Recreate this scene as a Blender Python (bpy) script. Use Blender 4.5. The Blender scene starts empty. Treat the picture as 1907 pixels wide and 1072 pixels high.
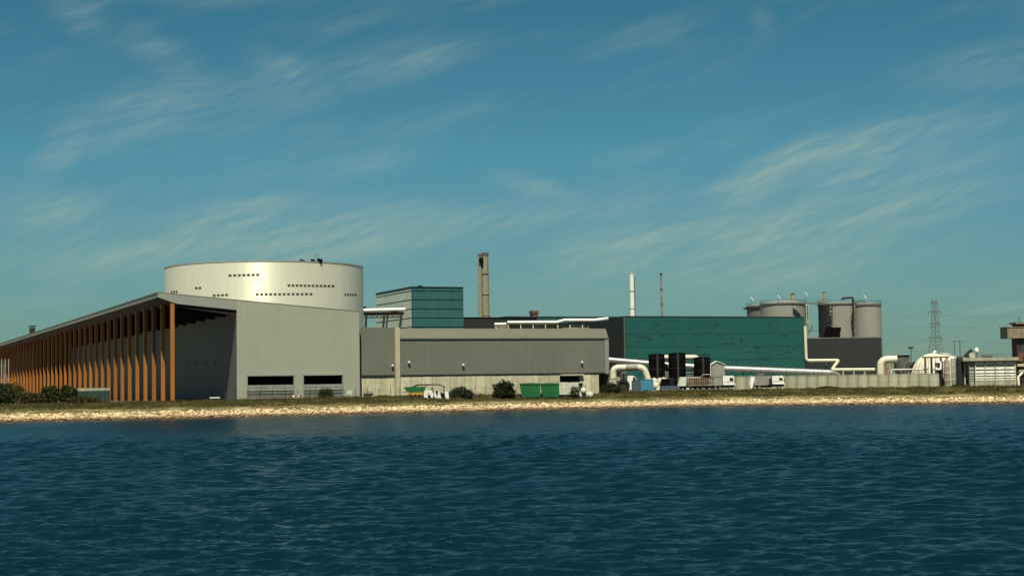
import bpy, math, random
import numpy as np
from mathutils import Vector, Matrix, noise as mnoise
random.seed(7); np.random.seed(7)
S = bpy.context.scene
COL = S.collection
R = math.radians

# ------------------------------------------------------------------ camera
FPX = 3000.0                      # focal length in pixels of the 1907 px wide photograph
CAMZ = 5.0
PITCH = math.atan(184 / FPX)
ROLL = math.atan(0.015)
fwd = Vector((0, math.cos(PITCH), math.sin(PITCH)))
r0 = Vector((1, 0, 0)); t0 = Vector((0, -math.sin(PITCH), math.cos(PITCH)))
rt = r0 * math.cos(ROLL) - t0 * math.sin(ROLL)
up = t0 * math.cos(ROLL) + r0 * math.sin(ROLL)
cd = bpy.data.cameras.new('camera'); cam = bpy.data.objects.new('camera', cd); COL.objects.link(cam)
cd.sensor_width = 36; cd.lens = 36 * FPX / 1907; cd.clip_start = 0.5; cd.clip_end = 12000
M3 = Matrix((rt, up, -fwd)).transposed()
cam.matrix_world = Matrix.Translation((0, 0, CAMZ)) @ M3.to_4x4()
S.camera = cam

def ray(px, py): return (fwd * FPX + rt * (px - 953.5) - up * (py - 536)).normalized()
def at(px, py, Y):
    d = ray(px, py); k = Y / d.y
    return Vector((d.x * k, Y, CAMZ + d.z * k))

# ------------------------------------------------------------------ world, sun, exposure
SUN_EL = 59.0
w = bpy.data.worlds.new('World'); S.world = w; w.use_nodes = True
wn = w.node_tree; wn.nodes.clear(); N = wn.nodes.new; LK = wn.links.new
SKY_STRENGTH = 0.0515
def wmath(op, a, b=None, c=None):
    n = N('ShaderNodeMath'); n.operation = op
    for i, v in enumerate((a, b, c)):
        if v is None: continue
        if isinstance(v, (int, float)): n.inputs[i].default_value = v
        else: LK(v, n.inputs[i])
    return n.outputs[0]
sky = N('ShaderNodeTexSky'); sky.sky_type = 'NISHITA'; sky.sun_disc = False
sky.sun_elevation = R(SUN_EL); sky.sun_rotation = R(181.5); sky.altitude = 0
sky.air_density = 1.0; sky.dust_density = 0.1; sky.ozone_density = 2.0
tc = N('ShaderNodeTexCoord'); sp = N('ShaderNodeSeparateXYZ'); LK(tc.outputs['Generated'], sp.inputs[0])
az = wmath('MULTIPLY', wmath('ARCTAN2', sp.outputs[0], sp.outputs[1]), 57.2958)
el = wmath('MULTIPLY', wmath('ARCSINE', sp.outputs[2]), 57.2958)
cv = N('ShaderNodeCombineXYZ'); LK(az, cv.inputs[0]); LK(el, cv.inputs[1])
# tint of the air by height above the horizon
mr = N('ShaderNodeMapRange'); LK(el, mr.inputs[0]); mr.inputs[1].default_value = 0; mr.inputs[2].default_value = 40
tr = N('ShaderNodeValToRGB'); LK(mr.outputs[0], tr.inputs[0])
e = tr.color_ramp.elements
e[0].position = 0.0; e[0].color = (0.27, 0.45, 0.50, 1)
e[1].position = 1.0; e[1].color = (0.32, 0.74, 0.82, 1)
for p, c in ((0.08, (0.36, 0.61, 0.62, 1)), (0.2, (0.34, 0.765, 0.775, 1)), (0.36, (0.25, 0.69, 0.68, 1)), (0.5, (0.28, 0.71, 0.74, 1))):
    q = e.new(p); q.color = c
tint = N('ShaderNodeMixRGB'); tint.blend_type = 'MULTIPLY'; tint.inputs[0].default_value = 1
LK(sky.outputs[0], tint.inputs[1]); LK(tr.outputs[0], tint.inputs[2])
# cirrus: soft elongated banks broken into wisps
wa = N('ShaderNodeTexNoise'); wa.inputs['Scale'].default_value = 0.22; wa.inputs['Detail'].default_value = 3
LK(cv.outputs[0], wa.inputs['Vector'])
wv = N('ShaderNodeVectorMath'); wv.operation = 'MULTIPLY_ADD'; LK(wa.outputs['Color'], wv.inputs[0])
wv.inputs[1].default_value = (1.4, .8, 0); wv.inputs[2].default_value = (-.7, -.4, 0)
wadd = N('ShaderNodeVectorMath'); wadd.operation = 'ADD'; LK(cv.outputs[0], wadd.inputs[0]); LK(wv.outputs[0], wadd.inputs[1])
def ang(px, py):
    d = ray(px, py); return math.degrees(math.atan2(d.x, d.y)), math.degrees(math.asin(d.z))
BANKS = [  # from, to, half width (photo px), amount
    (70, 0, 220, 70, 30, .5), (210, 50, 400, 145, 34, .42), (440, 90, 600, 150, 30, .38), (50, 320, 170, 225, 34, .6), (100, 235, 430, 170, 52, .7),
    (340, 190, 700, 140, 50, .5), (640, 160, 940, 70, 34, .4), (-60, 400, 190, 375, 48, .6), (60, 370, 260, 420, 40, .3),
    (300, 465, 560, 385, 44, .5), (440, 400, 600, 370, 26, .35), (440, 490, 900, 400, 52, .5), (760, 430, 1160, 385, 44, .5), (900, 320, 1090, 370, 20, .6),
    (560, 330, 820, 285, 26, .3), (980, 500, 1330, 425, 36, .65), (1230, 440, 1620, 400, 42, .6), (1480, 420, 1930, 345, 36, .8),
    (1300, 380, 1540, 275, 36, .85), (1420, 300, 1760, 225, 30, .6), (1640, 250, 1960, 195, 34, .45), (1450, 370, 1930, 275, 44, .6),
    (1060, 105, 1340, 10, 24, .5), (1090, 305, 1260, 268, 18, .5), (1410, 60, 1440, 20, 26, .3), (1800, 580, 1940, 560, 9, .9),
    (1050, 390, 1300, 350, 50, .35), (1160, 480, 1900, 430, 60, .4), (0, 480, 700, 470, 60, .35), (1640, 160, 1930, 120, 40, .3), (1180, 545, 1700, 500, 22, .25), (250, 450, 1000, 400, 60, .5), (900, 520, 1700, 470, 50, .45), (1350, 330, 1907, 250, 70, .35), (-50, 480, 500, 440, 50, .45), (560, 150, 900, 60, 40, .25)]
acc = None
for x0, y0, x1, y1, wd, am in BANKS:
    a0 = ang(x0, y0); a1 = ang(x1, y1)
    m = N('ShaderNodeMapping'); m.vector_type = 'TEXTURE'; LK(wadd.outputs[0], m.inputs[0])
    m.inputs['Location'].default_value = ((a0[0] + a1[0]) / 2, (a0[1] + a1[1]) / 2, 0)
    m.inputs['Rotation'].default_value = (0, 0, math.atan2(a1[1] - a0[1], a1[0] - a0[0]))
    m.inputs['Scale'].default_value = (math.hypot(a1[0] - a0[0], a1[1] - a0[1]) * .66, wd * 0.0191 * 1.5, 1)
    g = N('ShaderNodeTexGradient'); g.gradient_type = 'SPHERICAL'; LK(m.outputs[0], g.inputs[0])
    s_ = N('ShaderNodeMapRange'); s_.interpolation_type = 'SMOOTHSTEP'; LK(g.outputs['Fac'], s_.inputs[0]); s_.inputs[4].default_value = am
    acc = s_.outputs[0] if acc is None else wmath('ADD', acc, s_.outputs[0])
def streak(rot, sx, sy, det, seed):
    m = N('ShaderNodeMapping'); m.vector_type = 'TEXTURE'; LK(wadd.outputs[0], m.inputs[0]); m.inputs['Rotation'].default_value = (0, 0, R(-rot)); m.inputs['Scale'].default_value = (1 / sx, 1 / sy, 1)
    m.inputs['Location'].default_value = (seed, seed, seed)
    n = N('ShaderNodeTexNoise'); n.inputs['Scale'].default_value = 1; n.inputs['Detail'].default_value = det; n.inputs['Roughness'].default_value = .6
    n.inputs['Distortion'].default_value = .25
    LK(m.outputs[0], n.inputs['Vector']); return n.outputs['Fac']
n1 = streak(-13, .22, 2.0, 9, 3.1); n2 = streak(-26, .45, 3.2, 7, 9.4); n3 = streak(-14, .09, .42, 3, 5.5)
wisp = wmath('MULTIPLY_ADD', n1, 2.5, wmath('MULTIPLY_ADD', n2, 1.7, -1.45))
dens = wmath('MULTIPLY', acc, wmath('MAXIMUM', wisp, 0.34))
far = wmath('MULTIPLY', wmath('MAXIMUM', wmath('ADD', n3, -.48), 0), wmath('MULTIPLY', wmath('MAXIMUM', wisp, 0), 1.6))  # the same veil all round the sky
dens = wmath('MINIMUM', wmath('ADD', dens, far), 1)
cm = N('ShaderNodeMixRGB'); LK(wmath('MULTIPLY', dens, .6), cm.inputs[0]); LK(tint.outputs[0], cm.inputs[1])
cm.inputs[2].default_value = (4.7, 6.4, 5.4, 1)
bg = N('ShaderNodeBackground'); bg.inputs[1].default_value = SKY_STRENGTH; LK(cm.outputs[0], bg.inputs[0])
wo = N('ShaderNodeOutputWorld'); LK(bg.outputs[0], wo.inputs[0])

sd = bpy.data.lights.new('sun', 'SUN'); sun = bpy.data.objects.new('sun', sd); COL.objects.link(sun)
sd.energy = 5.0; sd.angle = R(0.53); sd.color = (1.0, 0.93, 0.74)
sun.rotation_euler = Vector((math.sin(R(1.5)) * math.cos(R(SUN_EL)), math.cos(R(1.5)) * math.cos(R(SUN_EL)), -math.sin(R(SUN_EL)))).to_track_quat('-Z', 'Y').to_euler()
vs = S.view_settings; vs.view_transform = 'Standard'; vs.look = 'None'; vs.exposure = 0.45; vs.gamma = 1; vs.use_curve_mapping = False
S.cycles.max_bounces = 5; S.cycles.caustics_reflective = False; S.cycles.caustics_refractive = False

# ------------------------------------------------------------------ materials
def mat(name, col, rough=.6, metal=0, var=.12, scale=1.5, rib=None, tintrand=0, stretch=(1, 1, 1), dark=None, spec=.4, bump=0, bscale=8, streaks=0):
    m = bpy.data.materials.new(name); m.use_nodes = True
    nt = m.node_tree; P = nt.nodes['Principled BSDF']; nn = nt.nodes.new; lk = nt.links.new
    P.inputs['Roughness'].default_value = rough; P.inputs['Metallic'].default_value = metal
    P.inputs['Specular IOR Level'].default_value = spec
    t = nn('ShaderNodeTexCoord'); mp = nn('ShaderNodeMapping'); lk(t.outputs['Object'], mp.inputs[0]); mp.inputs['Scale'].default_value = stretch
    n = nn('ShaderNodeTexNoise'); n.inputs['Scale'].default_value = scale; n.inputs['Detail'].default_value = 6; n.inputs['Roughness'].default_value = .65
    lk(mp.outputs[0], n.inputs['Vector'])
    rp = nn('ShaderNodeValToRGB'); lk(n.outputs['Fac'], rp.inputs[0])
    kk = 1.0 if 'white' in name else .95 if 'drum cladding' in name else .86 if 'cream' in name or 'concrete' in name else .75
    c = tuple(x * kk for x in col); d = dark or tuple(x * (1 - var * 2) for x in c)
    rp.color_ramp.elements[0].position = .3; rp.color_ramp.elements[0].color = (*d, 1)
    rp.color_ramp.elements[1].position = .7; rp.color_ramp.elements[1].color = (*[min(1, x * (1 + var * .6)) for x in c], 1)
    out = rp.outputs[0]
    def mul(o, fac_out, lo, hi):
        r = nn('ShaderNodeMapRange'); lk(fac_out, r.inputs[0]); r.inputs[3].default_value = lo; r.inputs[4].default_value = hi
        x = nn('ShaderNodeMixRGB'); x.blend_type = 'MULTIPLY'; x.inputs[0].default_value = 1; lk(o, x.inputs[1]); lk(r.outputs[0], x.inputs[2]); return x.outputs[0]
    if streaks:
        m2 = nn('ShaderNodeMapping'); lk(t.outputs['Object'], m2.inputs[0]); m2.inputs['Scale'].default_value = (1.1, 1.1, .08)
        n2 = nn('ShaderNodeTexNoise'); n2.inputs['Scale'].default_value = 1.0; n2.inputs['Detail'].default_value = 5; lk(m2.outputs[0], n2.inputs['Vector'])
        r2 = nn('ShaderNodeMapRange'); r2.inputs[1].default_value = .35; r2.inputs[2].default_value = .65; lk(n2.outputs['Fac'], r2.inputs[0])
        out = mul(out, r2.outputs[0], 1 - streaks, 1)
    if tintrand:
        oi = nn('ShaderNodeObjectInfo'); out = mul(out, oi.outputs['Random'], 1 - tintrand, 1 + tintrand * .4)
    lk(out, P.inputs['Base Color'])
    h = None
    if rib:                                         # profiled sheet: axis, ribs per metre, depth
        wv_ = nn('ShaderNodeTexWave'); wv_.bands_direction = rib[0]; wv_.inputs['Scale'].default_value = rib[1] * .314; wv_.inputs['Distortion'].default_value = 0
        lk(t.outputs['Object'], wv_.inputs['Vector'])
        b = nn('ShaderNodeBump'); b.inputs['Strength'].default_value = rib[2]; b.inputs['Distance'].default_value = .05; lk(wv_.outputs['Fac'], b.inputs['Height']); h = b.outputs[0]
    if bump:
        n3_ = nn('ShaderNodeTexNoise'); n3_.inputs['Scale'].default_value = bscale; n3_.inputs['Detail'].default_value = 5; lk(t.outputs['Object'], n3_.inputs['Vector'])
        b = nn('ShaderNodeBump'); b.inputs['Strength'].default_value = bump; b.inputs['Distance'].default_value = .1; lk(n3_.outputs['Fac'], b.inputs['Height'])
        if h: lk(h, b.inputs['Normal'])
        h = b.outputs[0]
    if h: lk(h, P.inputs['Normal'])
    return m
G = {}
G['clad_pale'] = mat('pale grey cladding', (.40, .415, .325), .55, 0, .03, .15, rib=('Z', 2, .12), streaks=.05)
G['clad_mid'] = mat('mid grey cladding', (.19, .195, .15), .55, 0, .05, .12, rib=('X', 2, .3), streaks=.06)
G['clad_roof'] = mat('grey roof sheet', (.165, .165, .118), .6, 0, .04, .2, rib=('X', 2, .2), streaks=.08)
G['clad_dark'] = mat('dark charcoal cladding', (.020, .024, .024), .6, 0, .08, .3, rib=('X', 1.5, .3))
G['clad_shade'] = mat('slate grey and shade-darkened cladding', (.125, .135, .125), .6, 0, .06, .3, rib=('Y', 1, .3))  # colonnade wall's canopy shade is partly put into this grey; hopper shares it
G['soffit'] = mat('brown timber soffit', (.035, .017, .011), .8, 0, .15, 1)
G['fascia'] = mat('zinc fascia', (.34, .35, .30), .5, 0, .04, .2)
G['steel_drum'] = mat('brushed aluminium drum cladding', (.80, .785, .62), .48, .28, .02, .12, stretch=(1, 1, .4), streaks=.05)
_P = G['steel_drum'].node_tree.nodes['Principled BSDF']; _P.inputs['Anisotropic'].default_value = .85; _P.inputs['Anisotropic Rotation'].default_value = .25
_T = G['steel_drum'].node_tree.nodes.new('ShaderNodeTangent'); _T.direction_type = 'RADIAL'; _T.axis = 'Z'; G['steel_drum'].node_tree.links.new(_T.outputs[0], _P.inputs['Tangent'])
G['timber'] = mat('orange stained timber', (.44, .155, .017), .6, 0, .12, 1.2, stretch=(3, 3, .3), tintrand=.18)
G['teal'] = mat('teal glass cladding', (.016, .110, .096), .42, 0, .10, .8, stretch=(1, 1, 3), tintrand=.07, spec=.45)
G['teal_tower'] = mat('blue green tower cladding', (.038, .138, .130), .4, 0, .06, .4, tintrand=.07, spec=.45)
G['tower_side'] = mat('pale sky-reflection glazing', (.72, .82, .66), .4, 0, .07, .6, tintrand=.08, stretch=(1, 1, .5))  # reflected sky on the left face is put into this pale colour
G['seam'] = mat('dark seam backing', (.018, .045, .04), .7, 0, .1)
G['concrete'] = mat('weathered concrete', (.66, .62, .42), .9, 0, .12, 1.0, streaks=.28, tintrand=.16, bump=.3)
G['concrete_post'] = mat('pale concrete column', (.52, .48, .33), .9, 0, .1, 1.5, streaks=.15)
G['concrete_grey'] = mat('grey precast concrete', (.42, .42, .30), .9, 0, .1, 1.2, streaks=.3, tintrand=.14, bump=.3)
G['concrete_dark'] = mat('stained brown concrete', (.34, .295, .20), .9, 0, .25, .9, streaks=.45)
G['maroon'] = mat('dark red painted steel', (.06, .022, .024), .7, 0, .25, 1.4)
G['white'] = mat('white paint', (.78, .78, .70), .45, 0, .06, 1.2, streaks=.1)
G['white_dirty'] = mat('grubby white paint', (.62, .62, .52), .6, 0, .16, 1.6, streaks=.2)
G['cream'] = mat('cream painted duct', (.72, .68, .51), .5, 0, .06, .8, streaks=.1)
G['silver'] = mat('galvanised tube', (.50, .52, .50), .42, .35, .08, .6, rib=('X', 1, .25))
G['grey'] = mat('grey paint', (.20, .21, .19), .6, 0, .12, 1.2, streaks=.15)
G['grey_light'] = mat('light grey paint', (.36, .36, .32), .6, 0, .12, 1.2, streaks=.2)
G['steel_dark'] = mat('dark steel', (.035, .038, .035), .6, .2, .2, 2)
G['steel_pale'] = mat('weathered steel', (.17, .17, .14), .6, .2, .2, 2)
G['black'] = mat('black paint', (.006, .006, .007), .85, 0, .2, 1.0, streaks=.3, spec=.05)
G['void'] = mat('dark interior', (.008, .008, .008), .9)
G['silo'] = mat('weathered silo steel', (.36, .355, .30), .5, .1, .05, .3, rib=('Z', 1, .15), streaks=.08)
G['silo_dark'] = mat('dark streaked silo steel', (.20, .20, .17), .6, .1, .08, .3, rib=('Z', 1, .2), streaks=.22)  # darker and more streaked than the other silo steel
G['chimney'] = mat('buff chimney concrete', (.31, .285, .20), .85, 0, .1, .5, streaks=.2)
G['chimney_dark'] = mat('dark chimney concrete', (.15, .13, .085), .85, 0, .12, .5, streaks=.2)  # darker tone for the flue rims and the web
G['green'] = mat('green container paint', (.008, .16, .04), .5, 0, .12, 1.2, streaks=.2)
G['yellow'] = mat('yellow machine paint', (.62, .40, .03), .5, 0, .1, 1.5)
G['blue'] = mat('sky blue container paint', (.07, .30, .44), .5, 0, .08, 1, rib=('X', 4, .5), streaks=.15)
G['slate'] = mat('slate blue container paint', (.09, .13, .17), .55, 0, .12, 1, rib=('X', 4, .5), streaks=.2)
G['rust'] = mat('rusty brown steel', (.20, .085, .04), .8, 0, .3, 2.5)
G['ochre'] = mat('ochre painted pipe', (.50, .30, .11), .6, 0, .12, 1.2)
G['glass'] = mat('dark window glass', (.015, .02, .022), .12, 0, .05, 1, spec=.6)
G['drum_glass'] = mat('smoky window glass', (.10, .09, .06), .3, 0, .05, 1, spec=.5)
G['rubber'] = mat('black rubber', (.012, .012, .012), .85, 0, .2, 3)
G['red'] = mat('red lacquer', (.30, .02, .015), .5, 0, .1, 1)
G['sign'] = mat('pale blue sign face', (.22, .32, .34), .6, 0, .1, 2)
G['brick'] = mat('red brown brickwork', (.20, .085, .06), .9, 0, .2, 2)
G['asphalt'] = mat('dark asphalt', (.05, .05, .048), .9, 0, .2, 1.5)
G['teal_tank'] = mat('teal screen sheeting', (.018, .06, .052), .6, 0, .2, .8)
G['bark'] = mat('shrub bark', (.09, .07, .045), .9, 0, .2, 3)

def leafmat(name, a, b):
    m = bpy.data.materials.new(name); m.use_nodes = True; nt = m.node_tree; P = nt.nodes['Principled BSDF']; nn = nt.nodes.new; lk = nt.links.new
    P.inputs['Roughness'].default_value = .65; P.inputs['Specular IOR Level'].default_value = .2
    g = nn('ShaderNodeNewGeometry'); n = nn('ShaderNodeTexNoise'); n.inputs['Scale'].default_value = .9; n.inputs['Detail'].default_value = 3
    t = nn('ShaderNodeTexCoord'); lk(t.outputs['Object'], n.inputs['Vector'])
    ad = nn('ShaderNodeMath'); ad.operation = 'MULTIPLY_ADD'; lk(g.outputs['Random Per Island'], ad.inputs[0]); ad.inputs[1].default_value = .55
    sb = nn('ShaderNodeMath'); sb.operation = 'SUBTRACT'; lk(n.outputs['Fac'], sb.inputs[0]); sb.inputs[1].default_value = .28; lk(sb.outputs[0], ad.inputs[2])
    mx = nn('ShaderNodeMixRGB'); lk(ad.outputs[0], mx.inputs[0]); mx.inputs[1].default_value = (*[x * .75 for x in a], 1); mx.inputs[2].default_value = (*[x * .8 for x in b], 1); lk(mx.outputs[0], P.inputs['Base Color'])
    return m
G['leaf_dark'] = leafmat('dark shrub leaves', (.016, .022, .008), (.050, .060, .022))
G['leaf_green'] = leafmat('green shrub leaves', (.022, .034, .009), (.080, .095, .026))
G['leaf_olive'] = leafmat('olive scrub', (.032, .032, .009), (.09, .08, .024))
G['grass'] = leafmat('dry grass blades', (.045, .042, .010), (.125, .105, .032))
G['grass_pale'] = leafmat('straw grass blades', (.13, .12, .05), (.32, .28, .13))

def ground_mat():
    m = bpy.data.materials.new('coastal ground'); m.use_nodes = True; nt = m.node_tree; P = nt.nodes['Principled BSDF']; nn = nt.nodes.new; lk = nt.links.new
    P.inputs['Roughness'].default_value = .95; P.inputs['Specular IOR Level'].default_value = .1
    at_ = nn('ShaderNodeAttribute'); at_.attribute_name = 'inland'
    t = nn('ShaderNodeTexCoord')
    n = nn('ShaderNodeTexNoise'); n.inputs['Scale'].default_value = .35; n.inputs['Detail'].default_value = 8; n.inputs['Roughness'].default_value = .7; lk(t.outputs['Object'], n.inputs['Vector'])
    a = nn('ShaderNodeMath'); a.operation = 'MULTIPLY_ADD'; lk(n.outputs['Fac'], a.inputs[0]); a.inputs[1].default_value = 7; a.inputs[2].default_value = -3.5
    b = nn('ShaderNodeMath'); b.operation = 'ADD'; lk(at_.outputs['Fac'], b.inputs[0]); lk(a.outputs[0], b.inputs[1])
    mr_ = nn('ShaderNodeMapRange'); lk(b.outputs[0], mr_.inputs[0]); mr_.inputs[1].default_value = 0; mr_.inputs[2].default_value = 60
    rp = nn('ShaderNodeValToRGB'); lk(mr_.outputs[0], rp.inputs[0]); E = rp.color_ramp.elements
    E[0].position = 0; E[0].color = (.20, .15, .08, 1); E[1].position = 1; E[1].color = (.24, .22, .17, 1)
    for p, c in ((.04, (.38, .31, .17)), (.10, (.36, .31, .15)), (.15, (.10, .085, .028)), (.38, (.075, .065, .022)), (.6, (.2, .17, .1))):
        q = E.new(p); q.color = (*[x * .75 for x in c], 1)
    lk(rp.outputs[0], P.inputs['Base Color'])
    n2 = nn('ShaderNodeTexNoise'); n2.inputs['Scale'].default_value = 2; n2.inputs['Detail'].default_value = 6; lk(t.outputs['Object'], n2.inputs['Vector'])
    bp = nn('ShaderNodeBump'); bp.inputs['Strength'].default_value = .8; bp.inputs['Distance'].default_value = .4; lk(n2.outputs['Fac'], bp.inputs['Height']); lk(bp.outputs[0], P.inputs['Normal'])
    return m
G['ground'] = ground_mat()
def stone_mat():
    m = bpy.data.materials.new('limestone riprap'); m.use_nodes = True; nt = m.node_tree; P = nt.nodes['Principled BSDF']; nn = nt.nodes.new; lk = nt.links.new
    P.inputs['Roughness'].default_value = .9; P.inputs['Specular IOR Level'].default_value = .2
    g = nn('ShaderNodeNewGeometry'); s = nn('ShaderNodeSeparateXYZ'); lk(g.outputs['Position'], s.inputs[0])
    rp = nn('ShaderNodeValToRGB'); lk(g.outputs['Random Per Island'], rp.inputs[0]); E = rp.color_ramp.elements
    E[0].color = (.30, .19, .11, 1); E[1].color = (.66, .55, .35, 1); q = E.new(.2); q.color = (.50, .37, .23, 1); q = E.new(.6); q.color = (.58, .46, .28, 1)
    nz = nn('ShaderNodeTexNoise'); nz.inputs['Scale'].default_value = .8; lk(g.outputs['Position'], nz.inputs['Vector'])
    h = nn('ShaderNodeMath'); h.operation = 'MULTIPLY_ADD'; lk(nz.outputs['Fac'], h.inputs[0]); h.inputs[1].default_value = -.5; lk(s.outputs[2], h.inputs[2])
    mr_ = nn('ShaderNodeMapRange'); lk(h.outputs[0], mr_.inputs[0]); mr_.inputs[1].default_value = -.1; mr_.inputs[2].default_value = .55
    mx = nn('ShaderNodeMixRGB'); lk(mr_.outputs[0], mx.inputs[0]); mx.inputs[1].default_value = (.10, .055, .03, 1); lk(rp.outputs[0], mx.inputs[2])   # wet, weed-stained tide line
    lk(mx.outputs[0], P.inputs['Base Color']); return m
G['stone'] = stone_mat()
def water_mat():
    m = bpy.data.materials.new('sea water'); m.use_nodes = True; nt = m.node_tree; P = nt.nodes['Principled BSDF']; nn = nt.nodes.new; lk = nt.links.new
    P.inputs['Base Color'].default_value = (.0008, .0128, .0178, 1); P.inputs['Roughness'].default_value = .26; P.inputs['IOR'].default_value = 1.33
    P.inputs['Specular IOR Level'].default_value = .27; P.inputs['Specular Tint'].default_value = (.62, .95, 1, 1)
    t = nn('ShaderNodeTexCoord')
    hs = None
    for sc, st, w_ in ((.8, (.55, 1.3, 1), 1.0), (2.6, (.6, 1.3, 1), .34), (.25, (.5, 1.3, 1), 2.6)):
        mp = nn('ShaderNodeMapping'); lk(t.outputs['Object'], mp.inputs[0]); mp.inputs['Scale'].default_value = st
        n = nn('ShaderNodeTexNoise'); n.inputs['Scale'].default_value = sc; n.inputs['Detail'].default_value = 3; lk(mp.outputs[0], n.inputs['Vector'])
        x = nn('ShaderNodeMath'); x.operation = 'MULTIPLY_ADD'; lk(n.outputs['Fac'], x.inputs[0]); x.inputs[1].default_value = w_
        if hs is None: x.inputs[2].default_value = 0
        else: lk(hs, x.inputs[2])
        hs = x.outputs[0]
    b = nn('ShaderNodeBump'); b.inputs['Strength'].default_value = 1; b.inputs['Distance'].default_value = .30; lk(hs, b.inputs['Height']); lk(b.outputs[0], P.inputs['Normal'])
    return m
G['water'] = water_mat()

# ------------------------------------------------------------------ mesh builder and object helpers
class MB:
    def __init__(s): s.v = []; s.f = []
    def quadbox(s, P8):
        b = len(s.v); s.v += [tuple(p) for p in P8]
        s.f += [tuple(b + i for i in q) for q in ((0, 3, 2, 1), (4, 5, 6, 7), (0, 1, 5, 4), (1, 2, 6, 5), (2, 3, 7, 6), (3, 0, 4, 7))]
        return s
    def box(s, x0, x1, y0, y1, z0, z1):
        return s.quadbox([(x0, y0, z0), (x1, y0, z0), (x1, y1, z0), (x0, y1, z0), (x0, y0, z1), (x1, y0, z1), (x1, y1, z1), (x0, y1, z1)])
    def bar(s, a, b, wd, ht=None):
        a = Vector(a); b = Vector(b); d = (b - a).normalized(); ht = ht or wd
        sd_ = d.cross(Vector((0, 0, 1))); sd_ = Vector((1, 0, 0)) if sd_.length < 1e-4 else sd_.normalized(); u_ = sd_.cross(d)
        sd_ *= wd / 2; u_ *= ht / 2
        return s.quadbox([a - sd_ - u_, a + sd_ - u_, b + sd_ - u_, b - sd_ - u_, a - sd_ + u_, a + sd_ + u_, b + sd_ + u_, b - sd_ + u_])
    def ext_y(s, poly, y0, y1):           # polygon in x,z pushed along y
        b = len(s.v); n = len(poly)
        s.v += [(x, y0, z) for x, z in poly] + [(x, y1, z) for x, z in poly]
        s.f.append(tuple(b + i for i in range(n))); s.f.append(tuple(b + n + i for i in reversed(range(n))))
        for i in range(n): j = (i + 1) % n; s.f.append((b + i, b + n + i, b + n + j, b + j))
        return s
    def ext_x(s, poly, x0, x1):           # polygon in y,z pushed along x
        b = len(s.v); n = len(poly)
        s.v += [(x0, y, z) for y, z in poly] + [(x1, y, z) for y, z in poly]
        s.f.append(tuple(b + i for i in reversed(range(n)))); s.f.append(tuple(b + n + i for i in range(n)))
        for i in range(n): j = (i + 1) % n; s.f.append((b + i, b + j, b + n + j, b + n + i))
        return s
    def lathe(s, x, y, prof, n=32, a0=0, a1=2 * math.pi):   # prof: (r, z) from bottom to top
        full = abs(a1 - a0 - 2 * math.pi) < 1e-6; b = len(s.v); m = n if full else n + 1
        for r_, z in prof:
            for i in range(m):
                a = a0 + (a1 - a0) * i / n; s.v.append((x + r_ * math.cos(a), y + r_ * math.sin(a), z))
        for k in range(len(prof) - 1):
            for i in range(n):
                j = (i + 1) % m
                s.f.append((b + k * m + i, b + k * m + j, b + (k + 1) * m + j, b + (k + 1) * m + i))
        if full:
            s.f.append(tuple(b + i for i in reversed(range(m)))); s.f.append(tuple(b + (len(prof) - 1) * m + i for i in range(m)))
        return s
    def cyl(s, x, y, z0, z1, r, n=24, r1=None): return s.lathe(x, y, [(r, z0), (r if r1 is None else r1, z1)], n)
    def disc_y(s, x, z, y0, y1, r, n=20):
        return s.ext_y([(x + r * math.cos(2 * math.pi * i / n), z + r * math.sin(2 * math.pi * i / n)) for i in range(n)], y0, y1)
    def disc_x(s, y, z, x0, x1, r, n=20):
        return s.ext_x([(y + r * math.cos(2 * math.pi * i / n), z + r * math.sin(2 * math.pi * i / n)) for i in range(n)], x0, x1)
    def tube(s, pts, r, n=10, bend=0):
        P = [Vector(p) for p in pts]
        if bend:                                  # round the corners
            Q = [P[0]]
            for i in range(1, len(P) - 1):
                a = P[i] + (P[i - 1] - P[i]).normalized() * bend; c = P[i] + (P[i + 1] - P[i]).normalized() * bend
                for k in range(6):
                    t = k / 5; Q.append(a * (1 - t) ** 2 + P[i] * 2 * t * (1 - t) + c * t * t)
            Q.append(P[-1]); P = Q
        b = len(s.v); prev = None
        for i, p in enumerate(P):
            d = (P[min(i + 1, len(P) - 1)] - P[max(i - 1, 0)]).normalized()
            if prev is None:
                a = d.cross(Vector((0, 0, 1)));
                if a.length < .05: a = d.cross(Vector((0, 1, 0)))
            else: a = prev - d * prev.dot(d)
            a.normalize(); prev = a; c = d.cross(a); rr = r[i] if isinstance(r, (list, tuple)) else r
            for k in range(n):
                q = 2 * math.pi * k / n; s.v.append(tuple(p + a * rr * math.cos(q) + c * rr * math.sin(q)))
        for i in range(len(P) - 1):
            for k in range(n):
                l = (k + 1) % n; s.f.append((b + i * n + k, b + i * n + l, b + (i + 1) * n + l, b + (i + 1) * n + k))
        s.f.append(tuple(b + k for k in reversed(range(n)))); s.f.append(tuple(b + (len(P) - 1) * n + k for k in range(n)))
        return s
    def build(s, name, m, parent=None, smooth=False, kind=None):
        me = bpy.data.meshes.new(name); me.from_pydata(s.v, [], s.f); me.update()
        me.materials.append(G[m] if isinstance(m, str) else m)
        if smooth:
            for p in me.polygons: p.use_smooth = True
            try: me.set_sharp_from_angle(angle=R(40))
            except Exception: pass
        o = bpy.data.objects.new(name, me); COL.objects.link(o)
        if parent: o.parent = parent
        if kind: o['kind'] = kind
        return o
def tag(o, label, cat, group=None):
    o['label'] = label; o['category'] = cat
    if group: o['group'] = group
    return o
TH = math.atan(1263 / FPX)               # heading of the plant's main axis, 22.8 degrees
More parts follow.
